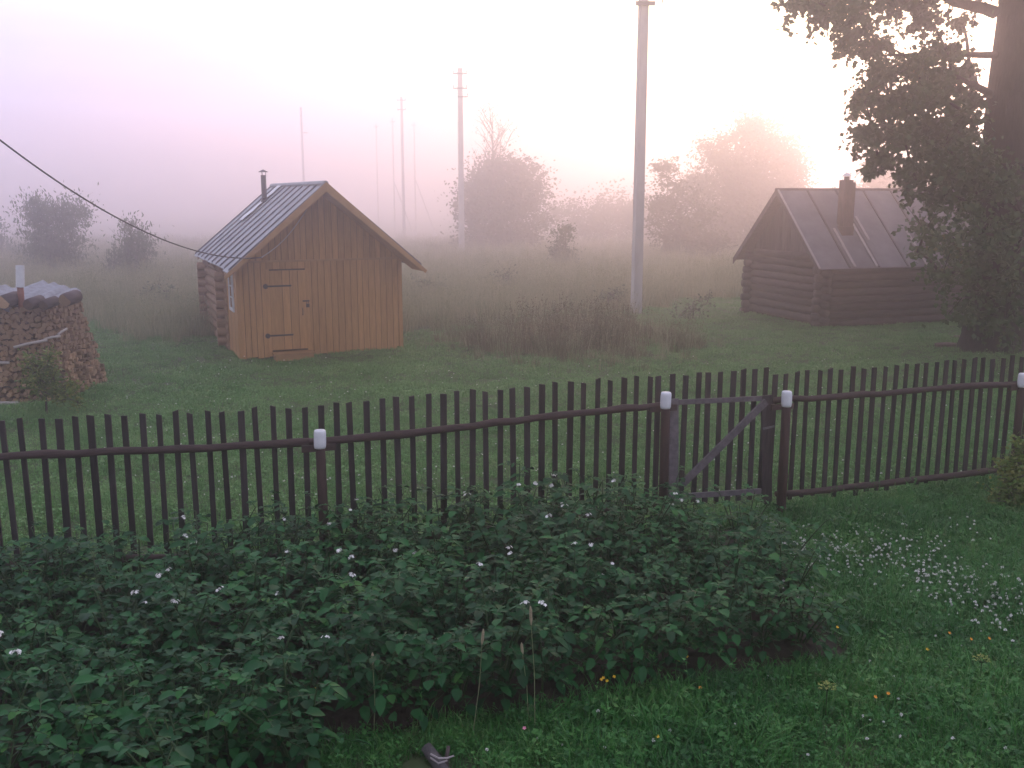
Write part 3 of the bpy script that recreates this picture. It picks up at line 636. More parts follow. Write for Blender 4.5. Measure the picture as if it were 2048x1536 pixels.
m = MB(); m.box(cc-CB_U*.14-CB_W*.12, CB_U*.24, CB_W*.26, V(0,0,1.50)); chm = m.build('chimney', M['brickc'], cbn)
m = MB(); m.box(cc+CB_U*.102-CB_W*.10, CB_U*.10, CB_W*.22, V(0,0,1.44)); m.build('chimney_casing', M['brickc'], chm)
m = MB(); m.box(cc-CB_U*.20-CB_W*.19, CB_U*.36, CB_W*.38, V(0,0,.30)); m.build('chimney_skirt', M['brickc'], chm)
t = cc+V(0,0,1.50)-CB_U*.02
m = MB(); m.tube([t, t+V(0,0,.09)], .07, 10); m.build('flue', M['pipe'], chm)
m = MB(); m.tube([t+V(0,0,.10), t+V(0,0,.105), t+V(0,0,.17), t+V(0,0,.185)], [.135,.135,.06,.01], 10); m.build('rain_cap', M['flash'], chm)
m = MB(); m.tube([t-CB_U*.13+V(0,0,.0), t-CB_U*.13+V(0,0,.10)], .012, 5); m.tube([t+CB_U*.11+V(0,0,.0), t+CB_U*.11+V(0,0,.10)], .012, 5); m.build('cap_bracket', M['flash'], chm)

# ------------------------------------------------------------------ firewood stack
wp = thing('firewood_stack', (-8.6,16.4,0), 'tall rounded stack of split firewood behind the small garden bush', 'firewood')
def pile_path(s):                   # foot of the stack: straight front, round corner, straight side
    L0 = 2.3; rad = 0.85; cx, cy = -8.35, 16.62
    if s < L0: return V(cx-L0+s, cy-rad, 0), V(0,-1,0)
    s -= L0
    if s < rad*math.pi/2:
        a = -math.pi/2 + s/rad; return V(cx+rad*math.cos(a), cy+rad*math.sin(a), 0), V(math.cos(a), math.sin(a), 0)
    s -= rad*math.pi/2
    return V(cx+rad, cy+s, 0), V(1,0,0)
PH = 1.56
def batter(z): return 0.40*(z/PH)**1.1
ring = []
for s in np.linspace(0, 4.7, 24): ring.append(pile_path(s))
vs = []; fs = []
for z in np.linspace(-.05, PH, 5):
    for (p_, n_) in ring: vs.append(p_ - n_*(batter(max(z,0))+0.10) + V(0,0,z))
nr = len(ring)
for j in range(4):
    for k in range(nr-1): fs.append((j*nr+k, j*nr+k+1, (j+1)*nr+k+1, (j+1)*nr+k))
fs.append(tuple(4*nr+k for k in range(nr)))
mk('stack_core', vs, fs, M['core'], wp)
fmesh = []
for i in range(9):
    kind = i % 3; r = 0.051
    if kind == 0: angs = [0.2,1.9,3.4,4.9]; rr = [1,.85,1.1,.9]
    elif kind == 1: angs = [0,0.7,1.4,3.6]; rr = [1.1,1.15,1.1,.55]
    else: angs = [k*2*math.pi/7 for k in range(7)]; rr = [.9]*7
    rr = [x*random.uniform(.85,1.15) for x in rr]
    pr = [Vector((r*q_*math.cos(a), r*q_*math.sin(a), 0)) for a, q_ in zip(angs, rr)]
    m = MB(); m.prism(pr, (0,0,.36))
    me_ = bpy.data.meshes.new('firewood_log'); me_.from_pydata([tuple(v) for v in m.v], [], m.f); me_.materials.append(M['fire']); fmesh.append(me_)
rows = 18; cnt = 0; rest = MB()
cand = []
for j in range(rows):
    z = 0.055+j*0.0855
    s = 0.9 + (0.045 if j % 2 else 0)
    while s < 4.8:
        cand.append((s, z)); s += 0.088*random.uniform(.92,1.1)
for s, z in cand:
    p_, n_ = pile_path(s)
    zz = z+random.uniform(-.02,.02); out = random.uniform(-.035,.03)
    c = p_ - n_*(batter(zz) - out) + V(0,0,zz)
    ax = (-n_ + V(random.uniform(-.08,.08), random.uniform(-.08,.08), random.uniform(-.06,.06))).normalized()
    rot = ax.to_track_quat('Z','Y').to_matrix().to_4x4() @ Matrix.Rotation(random.uniform(0,6.28),4,'Z')
    scl = random.uniform(.82,1.12)
    vis = abs(c.x)/(c.y) < 0.545 and n_.dot(V(0,0,0)-p_) > 0
    if vis and cnt < 290:
        o = bpy.data.objects.new('firewood_log', random.choice(fmesh)); COL.objects.link(o); o.parent = wp
        o.matrix_local = Matrix.Translation(c-BASE[wp]) @ rot @ Matrix.Diagonal((scl,scl,1,1)); cnt += 1
    else:
        me_ = random.choice(fmesh); T = Matrix.Translation(c) @ rot
        rest.add([T @ v.co for v in me_.vertices], [tuple(p2.vertices) for p2 in me_.polygons])
if rest.v:
    o = rest.build('firewood_logs', M['fire'], wp); o['kind'] = 'stuff'
def pstick(a, b, r, name='binding_stick'):
    one('tube', name, M['greystick'], wp, [a, a.lerp(b,.5)+V(0,0,.01), b], r, 7, smooth=True)
def onpile(s, z, out=0.045):
    p_, n_ = pile_path(s); return p_ - n_*(batter(z)-out) + V(0,0,z)
pstick(onpile(2.45,0.93,.10), onpile(3.05,1.02,.16), .024); pstick(onpile(3.02,1.03,.10), onpile(3.35,1.05,.14), .022); pstick(onpile(3.4,1.06,.05), onpile(3.75,1.13,.08), .022)
pstick(onpile(0.6,0.66,.05), onpile(2.35,0.68,.05), .025); pstick(onpile(0.5,0.03,.1), onpile(2.5,0.03,.1), .035)
# cover sheets, weights and the pipe on top
CV = [(-9.6,16.9,1.2,1.5,.05,.06,'wide grey roofing sheet covering the firewood stack, beside the pipe'), (-8.75,16.75,.95,1.35,-.16,.10,'grey roofing sheet in the middle of the firewood cover'),
      (-8.15,16.85,.75,1.2,-.20,.16,'narrow grey roofing sheet jutting from the end of the firewood cover')]
for i, (x, y, a, b, ti, th, lab) in enumerate(CV):
    vs = []; fs = []; nx_, ny_ = 9, 4
    for j in range(ny_):
        for k in range(nx_):
            uu = (k/(nx_-1)-.5)*a; vv = (j/(ny_-1)-.5)*b
            vs.append(V(x+uu+.10*vv, y+vv, PH+.07+.05*i+uu*ti+vv*th+.022*(1 if k % 2 else -1)+random.uniform(-.016,.016)))
    for j in range(ny_-1):
        for k in range(nx_-1): fs.append((j*nx_+k, j*nx_+k+1, (j+1)*nx_+k+1, (j+1)*nx_+k))
    nn = len(vs); vs += [v-V(0,0,.012) for v in vs[:]]; fs += [tuple(nn+q_ for q_ in reversed(f)) for f in fs[:]]
    o = mk('roofing_sheet', vs, fs, M['cover'], None, False, base=(x,y,PH)); tag(o, lab, 'roofing sheet', 'sheets covering the firewood')
WL = [(8,604,.115,'big round log lying on the firewood cover at the picture edge'), (58,609,.095,'short round log on the firewood cover just right of the rusty pipe'),
      (88,610,.085,'thin round log low on the firewood cover between two others'), (131,600,.11,'round log weighing down the right end of the firewood cover')]
for px, py, r, lab in WL:
    c = dp(px, py, 16.0); m = MB(); m.tube([c+V(0,-.02,0), c+V(.03,.34,.03)], [r, r*1.03], 12)
    o = m.build('weight_log', M['bark'] if False else M['dlog'], None, True, base=c); tag(o, lab, 'log', 'logs weighing down the cover')
    BASE[o] = c
    one('tube', 'cut_end', M['core'] if r < .11 else M['fire'], o, [c+V(0,-.026,0), c+V(0,-.018,0)], r*.93, 12)
c0 = dp(43,612,16.25); c1 = dp(40,568,16.25); c2 = dp(40,531,16.25)
pp = thing('rusty_pipe', c0, 'rusty upright pipe with a white tin top on the firewood stack', 'pipe')
one('tube', 'pipe', M['rust'], pp, [c0-V(0,0,.12), c1], .052, 12, smooth=True)
m = MB(); m.tube([c1-V(0,0,.05), c2], [.068,.068], 12, cap=False); m.tube([c2, c1-V(0,0,.05)], [.060,.060], 12, cap=False); m.build('tin_top', M['flash'], pp, True)

# ------------------------------------------------------------------ poles
def pole(base, hh, label, arms, r0=0.21, r1=0.16, rot=0.5, braces=(), grp=None):
    arms = [(z+hh-10.8, *r_) for (z, *r_) in arms]
    t = thing('utility_pole', base, label, 'utility pole', 'utility poles in the fog')
    b = Vector(base)
    m = MB(); ring = lambda r, z: [b+V(r*1.25*math.cos(rot+a), r*math.sin(rot+a), z) for a in (0.6,2.54,3.74,5.68)]
    q0, q1 = ring(r0,-.3), ring(r1,hh)
    m.add(q0+q1, [(0,1,5,4),(1,2,6,5),(2,3,7,6),(3,0,4,7),(4,5,6,7)]); m.build('shaft', M['concrete'], t)
    for (z, x0, x1, pins) in arms:
        ar = one('box', 'crossarm', M['steel'], t, b+V(x0,-.14,z), V(x1-x0,0,0), V(0,.08,0), V(0,0,.10))
        for pxx in pins:
            m = MB(); m.tube([b+V(pxx,-.11,z+.05), b+V(pxx,-.11,z+.16)], .016, 6); m.tube([b+V(pxx,-.11,z+.15), b+V(pxx,-.11,z+.20), b+V(pxx,-.11,z+.27), b+V(pxx,-.11,z+.30)], [.05,.055,.045,.02], 8)
            m.build('insulator', M['concrete'], ar)
    for (dx, dy, zt) in braces:
        one('tube', 'brace', M['concrete'], t, [b+V(dx,dy,-.2), b+V(0,0,zt)], [.13,.09], 6)
    return t
AR = [(10.35,-.55,.55,(-.5,.5)), (9.25,-.55,.55,(-.5,.5)), (8.62,-.20,.58,(.58,))]
b1 = gp(1272,630); pole((b1.x,b1.y,H(b1.x,b1.y)), 10.8, 'tall concrete utility pole standing nearest, in the brown weeds', [(dp(1280,12,b1.y).z-H(b1.x,b1.y),-.22,.30,(.50,)),(9.9,-.5,.5,(-.45,.45)),(10.45,-.5,.5,(-.45,.45))], .135, .108, 0.45)
def far_pole(px, ytop, hh, label, arms, **k):
    Yd = (hh-CAM_H)*FPX/(390-ytop)*0.985; p_ = dp(px, ytop, Yd); pole((p_.x, Yd, H(p_.x,Yd)), hh+(0-H(p_.x,Yd)), label, arms, **k)
far_pole(920,155,13.0,'concrete utility pole with two crossarms in front of the bare tree', AR, rot=0.3)
far_pole(803,207,15.0,'faint utility pole with crossarms, left of the bare tree', AR[:2], r0=.16, r1=.12)
far_pole(602,226,15.0,'faint pole with a slanting brace above the bath house roof', [(7.4,.1,.9,())], braces=((-2.6,0.3,8.6),), r0=.15, r1=.11)
far_pole(752,256,15.0,'very faint pole left of the pole with crossarms', [(10.2,-.4,.4,(-.4,.4))], r0=.10, r1=.075)
far_pole(785,246,15.0,'very faint braced pole just left of the faint crossarm pole', [(10.2,-.4,.4,(-.4,.4))], braces=((3.2,.5,9.0),), r0=.10, r1=.075)
far_pole(828,253,15.0,'very faint braced pole just right of the faint crossarm pole', [(10.2,-.4,.4,(-.4,.4))], braces=((3.4,.5,9.4),), r0=.10, r1=.075)

# ------------------------------------------------------------------ trees and bushes
def leaves_mesh(name, C, size, mat, droop=0.3, aspect=0.55):
    n = len(C)
    az = rng.uniform(0, 2*np.pi, n); el = rng.normal(-droop, 0.5, n)
    d = np.stack([np.cos(az)*np.cos(el), np.sin(az)*np.cos(el), np.sin(el)], -1)
    r = rng.standard_normal((n,3)); s_ = np.cross(d, r); s_ /= np.linalg.norm(s_, axis=1, keepdims=True)+1e-9
    l = (size*rng.uniform(0.6,1.25,n))[:,None]
    nn = np.cross(d, s_)
    v = np.stack([C, C+d*l*.45+s_*l*aspect*.5+nn*l*.07, C+d*l, C+d*l*.45-s_*l*aspect*.5+nn*l*.07], 1).reshape(-1,3)
    return np_mesh(name, v, np.arange(4*n), np.full(n,4), mat)
def clump_points(clumps, per, spread=1.0, fluff=0.35):
    out = []
    for (c, r, k) in clumps:
        n = int(per*k); n2 = int(n*fluff)
        if n2: out.append(np.array(c)+rng.standard_normal((n2,3))*np.array(r)*0.55)
        n -= n2
        # twigs: short lines of leaves inside the clump
        nt_ = max(3, n//14)
        dirs = rng.standard_normal((nt_,3)); dirs /= np.linalg.norm(dirs,axis=1,keepdims=True); dirs[:,2] = dirs[:,2]*0.7-0.1
        st = np.array(c) + rng.standard_normal((nt_,3))*np.array(r)*0.35
        ln = rng.uniform(.35,1.1,nt_)[:,None]
        t = rng.random((n,1)); j = rng.integers(0, nt_, n)
        p_ = st[j] + dirs[j]*ln[j]*np.array(r)*t*spread + rng.standard_normal((n,3))*0.06*np.array(r).mean() + np.stack([np.zeros(n),np.zeros(n),-0.12*t[:,0]**2*np.array(r).mean()],-1)
        out.append(p_)
    return np.concatenate(out)
def limb(m, a, b, r0, r1, n=5, wob=.06, k=7):
    a = Vector(a); b = Vector(b); L_ = (b-a).length; pts = []
    for i in range(n+1):
        t = i/n; w_ = math.sin(math.pi*t)
        pts.append(a.lerp(b,t)+V(random.uniform(-1,1),random.uniform(-1,1),random.uniform(-.4,.6))*wob*L_*w_)
    m.tube(pts, [r0+(r1-r0)*i/n for i in range(n+1)], k)
def tree_thing(name, label, cat, base, trunk_pts, trunk_r, clumps, per, leaf, mat, bark='barkf', group=None, limbs=True, droop=.3, aspect=.55, spread=1.0, fluff=0.3):
    b = Vector(base); t = thing(name, b, label, cat, group)
    m = MB()
    m.tube([b+Vector(p_) for p_ in trunk_pts], trunk_r, 10)
    if limbs:
        tp = [b+Vector(p_) for p_ in trunk_pts]
        nodes = [(q_, i_) for i_, q_ in enumerate(tp) if q_.z > b.z+0.15*(tp[-1].z-b.z)]; base_n = len(nodes)
        top_r = max(.014, min(trunk_r[0]*.16, .075))
        for (c, r, k) in sorted(clumps, key=lambda c_: min((Vector(c_[0])-q_).length for q_ in tp)):
            cv = Vector(c); best, bi = min(nodes, key=lambda n_: (cv-n_[0]).length + 0.5*max(0, n_[0].z-cv.z))
            dist = min((cv-q_).length for q_ in tp); r0 = max(.010, top_r/(1+dist*.9))
            mid = best.lerp(cv, .5)+V(0,0,.10*(cv-best).length); pts_ = [best, best.lerp(mid,.55), mid, mid.lerp(cv,.55), cv]
            m.tube(pts_, [r0*1.25, r0*1.1, r0, r0*.85, r0*.7], 6); nodes.append((cv, 0))
            for _ in range(5):
                e = cv+Vector((random.gauss(0,1)*r[0], random.gauss(0,1)*r[1], random.gauss(0,1)*r[2]))*.7
                limb(m, cv, e, r0*.5, .003, 2, .05, 4)
    m.build('trunk', M[bark], t, True)
    P = clump_points(clumps, per, spread, fluff); P = P[P[:,2] > b.z+0.03]
    me_ = leaves_mesh('crown', P-np.array(b), leaf, mat, droop, aspect)
    o = bpy.data.objects.new('crown', me_); COL.objects.link(o); o.parent = t; BASE[o] = b
    return t
def ell_clumps(c, rad, n, r, seed=0):
    out = []
    for i in range(n):
        d = Vector((random.gauss(0,1), random.gauss(0,1), random.gauss(0,1))).normalized(); q_ = random.uniform(.08,1.0)**.5
        p_ = Vector(c)+Vector((d.x*rad[0], d.y*rad[1], d.z*rad[2]))*q_
        rr = r*random.uniform(.7,1.3); out.append((tuple(p_), (rr,rr,rr*.85), random.uniform(.6,1.3)))
    return out
# the big tree at the right edge
TY = 20.6
tb = dp(1984, 690, TY); tb.z = H(tb.x, TY)
def tcl(px, py, rp, dy=0.0, k=1.0):
    Y_ = TY+dy; c = dp(px, py, Y_); r = rp/FPX*Y_; return (tuple(c), (r, r*1.2, r*.9), k*(rp/50)**2)
CLs = [(1600,4,34,0),(1655,14,48,.4),(1720,22,46,-.5),(1800,-8,50,.2),(1705,84,34,.1),(1752,92,30,-.4),(1850,34,38,.5),(1890,96,36,-.2),(1766,140,46,.3),(1832,128,40,-.6),(1726,192,34,0),(1778,200,50,.4),(1846,190,52,-.4),(1905,160,36,.3),
       (1744,262,40,.1),(1802,268,50,-.4),(1866,250,50,.5),(1930,225,36,-.8),(1756,318,28,.2),(1822,330,40,-.3),(1744,342,18,0),(1890,335,50,-.9),(1950,310,46,-1.2),(1862,392,50,-.6),(1930,400,62,-1.1),(2005,370,60,-1.3),
       (1852,462,42,-.7),(1910,478,62,-1.2),(1990,470,66,-1.5),(1836,505,24,-.5),(1880,545,42,-.9),(1955,560,60,-1.4),(2025,560,60,-1.6),(1935,620,44,-1.2),(2010,640,56,-1.5),(2050,440,60,-1.4),(1975,415,45,1.0),(1920,520,45,1.2),
       (1925,40,20,1.2),(1940,140,24,1.0),(1915,268,44,.3),(1942,200,28,.6),(1885,300,44,.2),(1958,352,46,-.8),(1835,372,34,-.5),(1870,150,34,.6)]
clumps = [tcl(a,b,c,d_, .42 if b > 360 else 1.15) for a,b,c,d_ in CLs]
for px in range(1580, 2500, 62):
    for py in (-70,-160,-260):
        if px > 1560 - py*0.6: clumps.append(tcl(px+random.uniform(-20,20), py+random.uniform(-30,30), 58, random.uniform(-2,2), .55))
for px in range(2100, 2500, 75):
    for py in range(20, 640, 95): clumps.append(tcl(px+(40 if py < 250 else 0), py+random.uniform(-30,30), 60, random.uniform(0,2.5), .5))
tp = [(0,0,-.3),(0,0,.3),(-.02,0,1.5),(0.02,0,3.2),(.0,.05,5.2),(.06,.1,7.5),(.1,.2,10.0),(.2,.2,12.0)]
bt = tree_thing('aspen_tree', 'big dark leafy tree at the right edge, in front of the log cabin', 'tree', tb, tp, [.80,.62,.57,.55,.52,.46,.30,.08], clumps, 780, .125, M['aspen'], 'bark', limbs=True, droop=.55, aspect=.85, fluff=.2)
m = MB()
for (a, b, r0) in (((1990,25),(1830,-22),.13),((1985,190),(1905,150),.09),((1990,330),(1860,300),.08),((1995,110),(1780,110),.07),((1990,480),(1880,520),.07)):
    limb(m, dp(*a,TY), dp(*b,TY-.3), r0, r0*.35, 6, .04, 8)
m.build('limb', M['bark'], bt, True)

def bush_px(name, label, cat, px, ybase, Y, ell, n, r, per, leaf, mat, stem_h, group=None, droop=-.2, base_z=0.0, tr=.06, **k):
    b = dp(px, ybase, Y); b = V(b.x, Y, H(b.x, Y))
    cl = []
    for (ex, ey, rx, ry, nn) in ell:
        c = dp(ex, ey, Y); s_ = Y/FPX; cl += ell_clumps(c, (rx*s_, rx*s_*.8, ry*s_), nn, r)
    k.setdefault('fluff', .6)
    return tree_thing(name, label, cat, b, [(0,0,-.1),(0.02,0,stem_h*.5),(0,0.02,stem_h)], [tr,tr*.8,tr*.35], cl, per, leaf, mat, group=group, droop=droop, **k)
GB = 'bushes and trees out in the fog'
bush_px('bush', 'large rounded pink-hazed tree beyond the log cabin\'s left end', 'tree', 1490, 520, 80, [(1490,430,128,95,80),(1500,330,105,75,44),(1445,370,75,70,20),(1570,350,50,60,16),(1510,268,42,26,8),(1430,490,80,40,16)], 130, 1.25, 264, .30, M['bush'], 5.0, GB, tr=.14)
bush_px('bush', 'loose leafy shrub between the nearest pole and the rounded tree', 'bush', 1350, 535, 66, [(1355,430,48,90,26),(1400,470,62,62,24),(1335,350,24,30,5),(1345,510,44,34,12)], 60, .72, 198, .25, M['bush'], 3.2, GB)
bush_px('bush', 'dense hazy bush clump behind the pole with two crossarms', 'bush', 1005, 500, 88, [(1005,430,88,72,56),(1040,365,52,50,20),(955,385,44,52,16),(1000,340,42,30,10),(1010,490,90,34,18)], 110, 1.25, 242, .32, M['bush'], 3.4, GB, tr=.12)
bush_px('bush', 'hazy tree behind the ridge of the log cabin', 'tree', 1775, 520, 76, [(1775,400,75,75,30),(1790,350,45,40,12)], 60, 1.2, 242, .30, M['bush'], 4.0, GB, tr=.12)
bush_px('bush', 'low faint thicket to the right of the hazy bush clump', 'thicket', 1200, 470, 115, [(1160,440,80,42,20),(1230,425,70,48,20),(1285,440,50,50,12)], 60, 1.8, 198, .42, M['bush'], 2.6, GB)
bush_px('willow_bush', 'upright willow bush behind the firewood stack', 'bush', 105, 580, 46, [(105,478,58,72,32),(85,425,34,28,8),(140,440,28,34,8),(105,540,52,40,16)], 40, .68, 165, .20, M['willow'], 2.9, GB, droop=-.9, aspect=.32)
bush_px('willow_bush', 'small thin willow bush left of the bath house', 'bush', 262, 600, 42, [(262,532,40,52,20),(260,475,16,34,5),(288,505,16,28,4)], 30, .55, 132, .19, M['willow'], 2.0, GB, droop=-.9, aspect=.32)
bush_px('willow_bush', 'faint willow bush at the left picture edge', 'bush', 5, 590, 62, [(8,490,34,50,12),(0,540,50,40,10)], 30, .75, 154, .22, M['willow'], 2.3, GB, droop=-.9, aspect=.32)
bush_px('young_tree', 'small pointed young tree in the meadow left of the nearest pole', 'tree', 1130, 580, 52, [(1130,545,46,36,16),(1128,505,30,28,9),(1127,472,12,18,4)], 30, .50, 176, .18, M['willow'], 2.0, GB, droop=-.4, aspect=.4)
for px, py, Y, s_, lb in ((850,545,33,24,'low weedy bush in the meadow right of the bath house'), (1385,600,27,26,'low dark bush in the meadow right of the nearest pole'), (1215,560,29,20,'low weedy bush just left of the nearest pole'), (330,575,30,26,'low weedy bush close by the left eave of the bath house'), (1010,540,36,22,'low weedy bush below the hazy bush clump')):
    xg = dp(px, py, Y).x; zg = H(xg, Y)+.35; py = 768 + FPX*((CAM_H-zg)*_c - Y*_s)/(Y*_c+(CAM_H-zg)*_s)
    bush_px('bush', lb, 'bush', px, py+s_, Y, [(px,py,s_*1.5,s_,8)], 10, .30, 45, .10, M['willow'], .5, GB, tr=.02)
# the bare tree above the hazy bush
bb_ = dp(985, 480, 90); bb_.z = H(bb_.x, 90); bt2 = thing('bare_tree', bb_, 'thin nearly bare tree rising out of the hazy bush', 'tree')
m = MB(); top = dp(985,225,90)
m.tube([bb_, bb_.lerp(top,.5)+V(.1,0,0), top], [.15,.09,.02], 7)
ends = []
for i in range(30):
    t0 = random.uniform(.42,.9); a = bb_.lerp(top,t0); an = random.uniform(0,6.28); l = random.uniform(1.0,2.6)*(1.25-t0)*2.4
    e = a+V(math.cos(an)*l*.6, math.sin(an)*l*.6, l*.95); limb(m, a, e, .05, .016, 4, .05, 5)
    for _ in range(3):
        q_ = a.lerp(e, random.uniform(.4,.95)); e2 = q_+V(random.uniform(-1,1),random.uniform(-1,1),random.uniform(.3,1.3)); limb(m, q_, e2, .022, .010, 3, .05, 4); ends.append(e2)
m.build('trunk', M['barkf'], bt2, True)
P = np.concatenate([np.array(e)+rng.standard_normal((7,3))*.16 for e in ends])
o = bpy.data.objects.new('crown', leaves_mesh('crown', P-np.array(bb_), .13, M['bush'])); COL.objects.link(o); o.parent = bt2; BASE[o] = bb_
# small garden bushes
bush_px('garden_bush', 'small green and yellow bush in front of the firewood stack', 'bush', 92, 822, 15.0, [(80,765,34,38,16),(60,730,18,22,5),(95,722,12,20,4),(140,790,30,24,9),(118,770,22,30,8)], 30, .13, 75, .058, M['garden'], .55, None, droop=-.1, tr=.02, aspect=.6)
bush_px('garden_bush', 'yellow-green bush at the right edge in front of the fence', 'bush', 2035, 1035, 10.2, [(2035,955,46,55,22),(2025,1000,46,36,14),(2060,915,30,40,10)], 30, .13, 130, .05, M['garden'], .5, None, droop=-.1, tr=.02, aspect=.6)

# ------------------------------------------------------------------ potato plants
def leaflet(vs, fs, o, d, up, l, wd):
    d = d.normalized(); s_ = d.cross(up).normalized(); n_ = s_.cross(d).normalized()
    dr = -0.22*l
    pts = [o, o+d*l*.30+s_*wd*.46+n_*wd*.14, o+d*l*.68+s_*wd*.40+n_*(wd*.10)+V(0,0,dr*.35), o+d*l+V(0,0,dr),
           o+d*l*.68-s_*wd*.40+n_*(wd*.10)+V(0,0,dr*.35), o+d*l*.30-s_*wd*.46+n_*wd*.14, o+d*l*.32-n_*wd*.04, o+d*l*.70+V(0,0,dr*.4)-n_*wd*.03]
    b = len(vs); vs += pts
    fs += [(b,b+1,b+6),(b+1,b+2,b+7,b+6),(b+2,b+3,b+7),(b+5,b,b+6),(b+4,b+5,b+6,b+7),(b+3,b+4,b+7)]
def potato_variant(h):
    vs = []; fs = []; st_ = MB(); tips = []
    for s in range(random.randint(5,7)):
        a = random.uniform(0,6.28); ln = random.uniform(.08,.34); hh = h*random.uniform(.72,1.1)
        foot = V(.05*math.cos(a), .05*math.sin(a), -.03); out = V(math.cos(a),math.sin(a),0)
        axis = [foot+out*ln*t**1.4+V(0,0,hh*t) for t in np.linspace(0,1,6)]
        st_.tube(axis, [.009,.0085,.008,.007,.006,.004], 5); tips.append(axis[-1])
        nl = random.randint(7,9); ph = random.uniform(0,6.28)
        for k in range(nl):
            t = .24+.76*(k/(nl-1)); i = min(int(t*5),4); p_ = axis[i].lerp(axis[i+1], t*5-i)
            ph += 2.4; top = t > .9
            el = random.uniform(.25,.7) if top else random.uniform(-.05,.45)
            d_ = V(math.cos(ph)*math.cos(el), math.sin(ph)*math.cos(el), math.sin(el))
            RL = random.uniform(.14,.23)*(0.62 if top else 1.0); prev = p_
            rach = [p_+d_*RL*q_+V(0,0,-.30*RL*q_*q_) for q_ in np.linspace(0,1,4)]
            st_.tube(rach, [.004,.0035,.003,.002], 3, cap=False)
            upv = V(0,0,1); sd_ = d_.cross(upv).normalized()
            for q_, sc_ in ((.42,.62),(.70,.85)):
                j = min(int(q_*3),2); o_ = rach[j].lerp(rach[j+1], q_*3-j)
                for sg in (-1,1):
                    dd = (d_*.45+sd_*sg+V(0,0,random.uniform(-.35,.25))); leaflet(vs, fs, o_, dd, (upv+V(random.gauss(0,.25),random.gauss(0,.25),0)), .074*sc_*random.uniform(.7,1.3), .052*sc_*random.uniform(.9,1.15))
            dd = d_+V(0,0,-.35+random.uniform(-.25,.2)); leaflet(vs, fs, rach[3], dd, (upv+V(random.gauss(0,.25),random.gauss(0,.25),0)), .096*random.uniform(.7,1.3), .068*random.uniform(.9,1.15))
    m1 = bpy.data.meshes.new('foliage'); m1.from_pydata([tuple(v) for v in vs], [], fs); m1.materials.append(M['potato'])
    m1.polygons.foreach_set('use_smooth', [True]*len(m1.polygons))
    m2 = bpy.data.meshes.new('stem'); m2.from_pydata([tuple(v) for v in st_.v], [], st_.f); m2.materials.append(M['pstem'])
    return m1, m2, tips
PV = [potato_variant(h) for h in (.56,.62,.68,.70,.60,.74,.64,.70,.66,.58)]
def flower_cluster():
    m = MB(); 
    for k in range(random.randint(4,7)):
        a = random.uniform(0,6.28); r = random.uniform(.0,.035); e = V(r*math.cos(a), r*math.sin(a), .05+random.uniform(0,.03))
        nrm = V(math.cos(a)*.7, math.sin(a)*.7, random.uniform(.3,.9)).normalized(); x = nrm.orthogonal().normalized(); y = nrm.cross(x)
        rim = []
        for j in range(10):
            q_ = .0165 if j % 2 == 0 else .010; an = j*math.pi/5; rim.append(e+(x*math.cos(an)+y*math.sin(an))*q_+nrm*(.003 if j % 2 else -.003))
        m.add([e-nrm*.004]+rim, [(0,1+j,1+(j+1)%10) for j in range(10)])
    me_ = bpy.data.meshes.new('flower_cluster'); me_.from_pydata([tuple(v) for v in m.v], [], m.f); me_.materials.append(M['petal']); return me_
FC = [flower_cluster() for _ in range(5)]
RN = ['the bottom row','the second lowest row','the short lower row','the row above the soil','the second full row from the soil','the middle row','the row second from the fence','the row along the picket fence']
ORD = 'first second third fourth fifth sixth seventh eighth ninth tenth eleventh twelfth thirteenth fourteenth fifteenth sixteenth seventeenth eighteenth nineteenth twentieth'.split()
ORD += ['twenty-'+o_ for o_ in ORD[:9]]
for ri, (b0, xa, xb) in enumerate(ROWS):
    x = xb; num = 0
    while x > xa:
        y = b0+ROW_T*x
        if abs(x) < y*0.56+0.35 and y > 3.9:
            px_, py_ = x+random.uniform(-.05,.05), y+random.uniform(-.06,.06)
            m1, m2, tips = random.choice(PV); z0 = H(px_,py_)+.10; fl_n = (random.random() < (.10 if ri < 4 else .18+.03*ri))
            lab = '%s potato plant, %s from the right end of %s' % ('white-flowering' if fl_n else 'flowerless', ORD[num], RN[ri]); num += 1
            t = thing('potato_plant', (px_,py_,z0), lab, 'potato plant', 'potato plants of '+RN[ri])
            rz = random.uniform(0,6.28); t.rotation_euler = (random.gauss(0,.06), random.gauss(0,.06), rz); sc_ = random.uniform(.86,1.10)*(1.0 if px_ < 1.0 else .90)
            t.scale = (sc_*1.05, sc_*1.05, sc_)
            for nm, md_ in (('foliage',m1),('stem',m2)):
                o = bpy.data.objects.new(nm, md_); COL.objects.link(o); o.parent = t
            if fl_n:
                for tp_ in random.sample(tips, random.choice([1,2,2])):
                    o = bpy.data.objects.new('flower_cluster', random.choice(FC)); COL.objects.link(o); o.parent = t; o.location = tp_+V(0,0,.0); o.rotation_euler = (0,0,random.uniform(0,6.28)); o.scale = (.88,)*3
        x -= 0.31*random.uniform(.92,1.08)

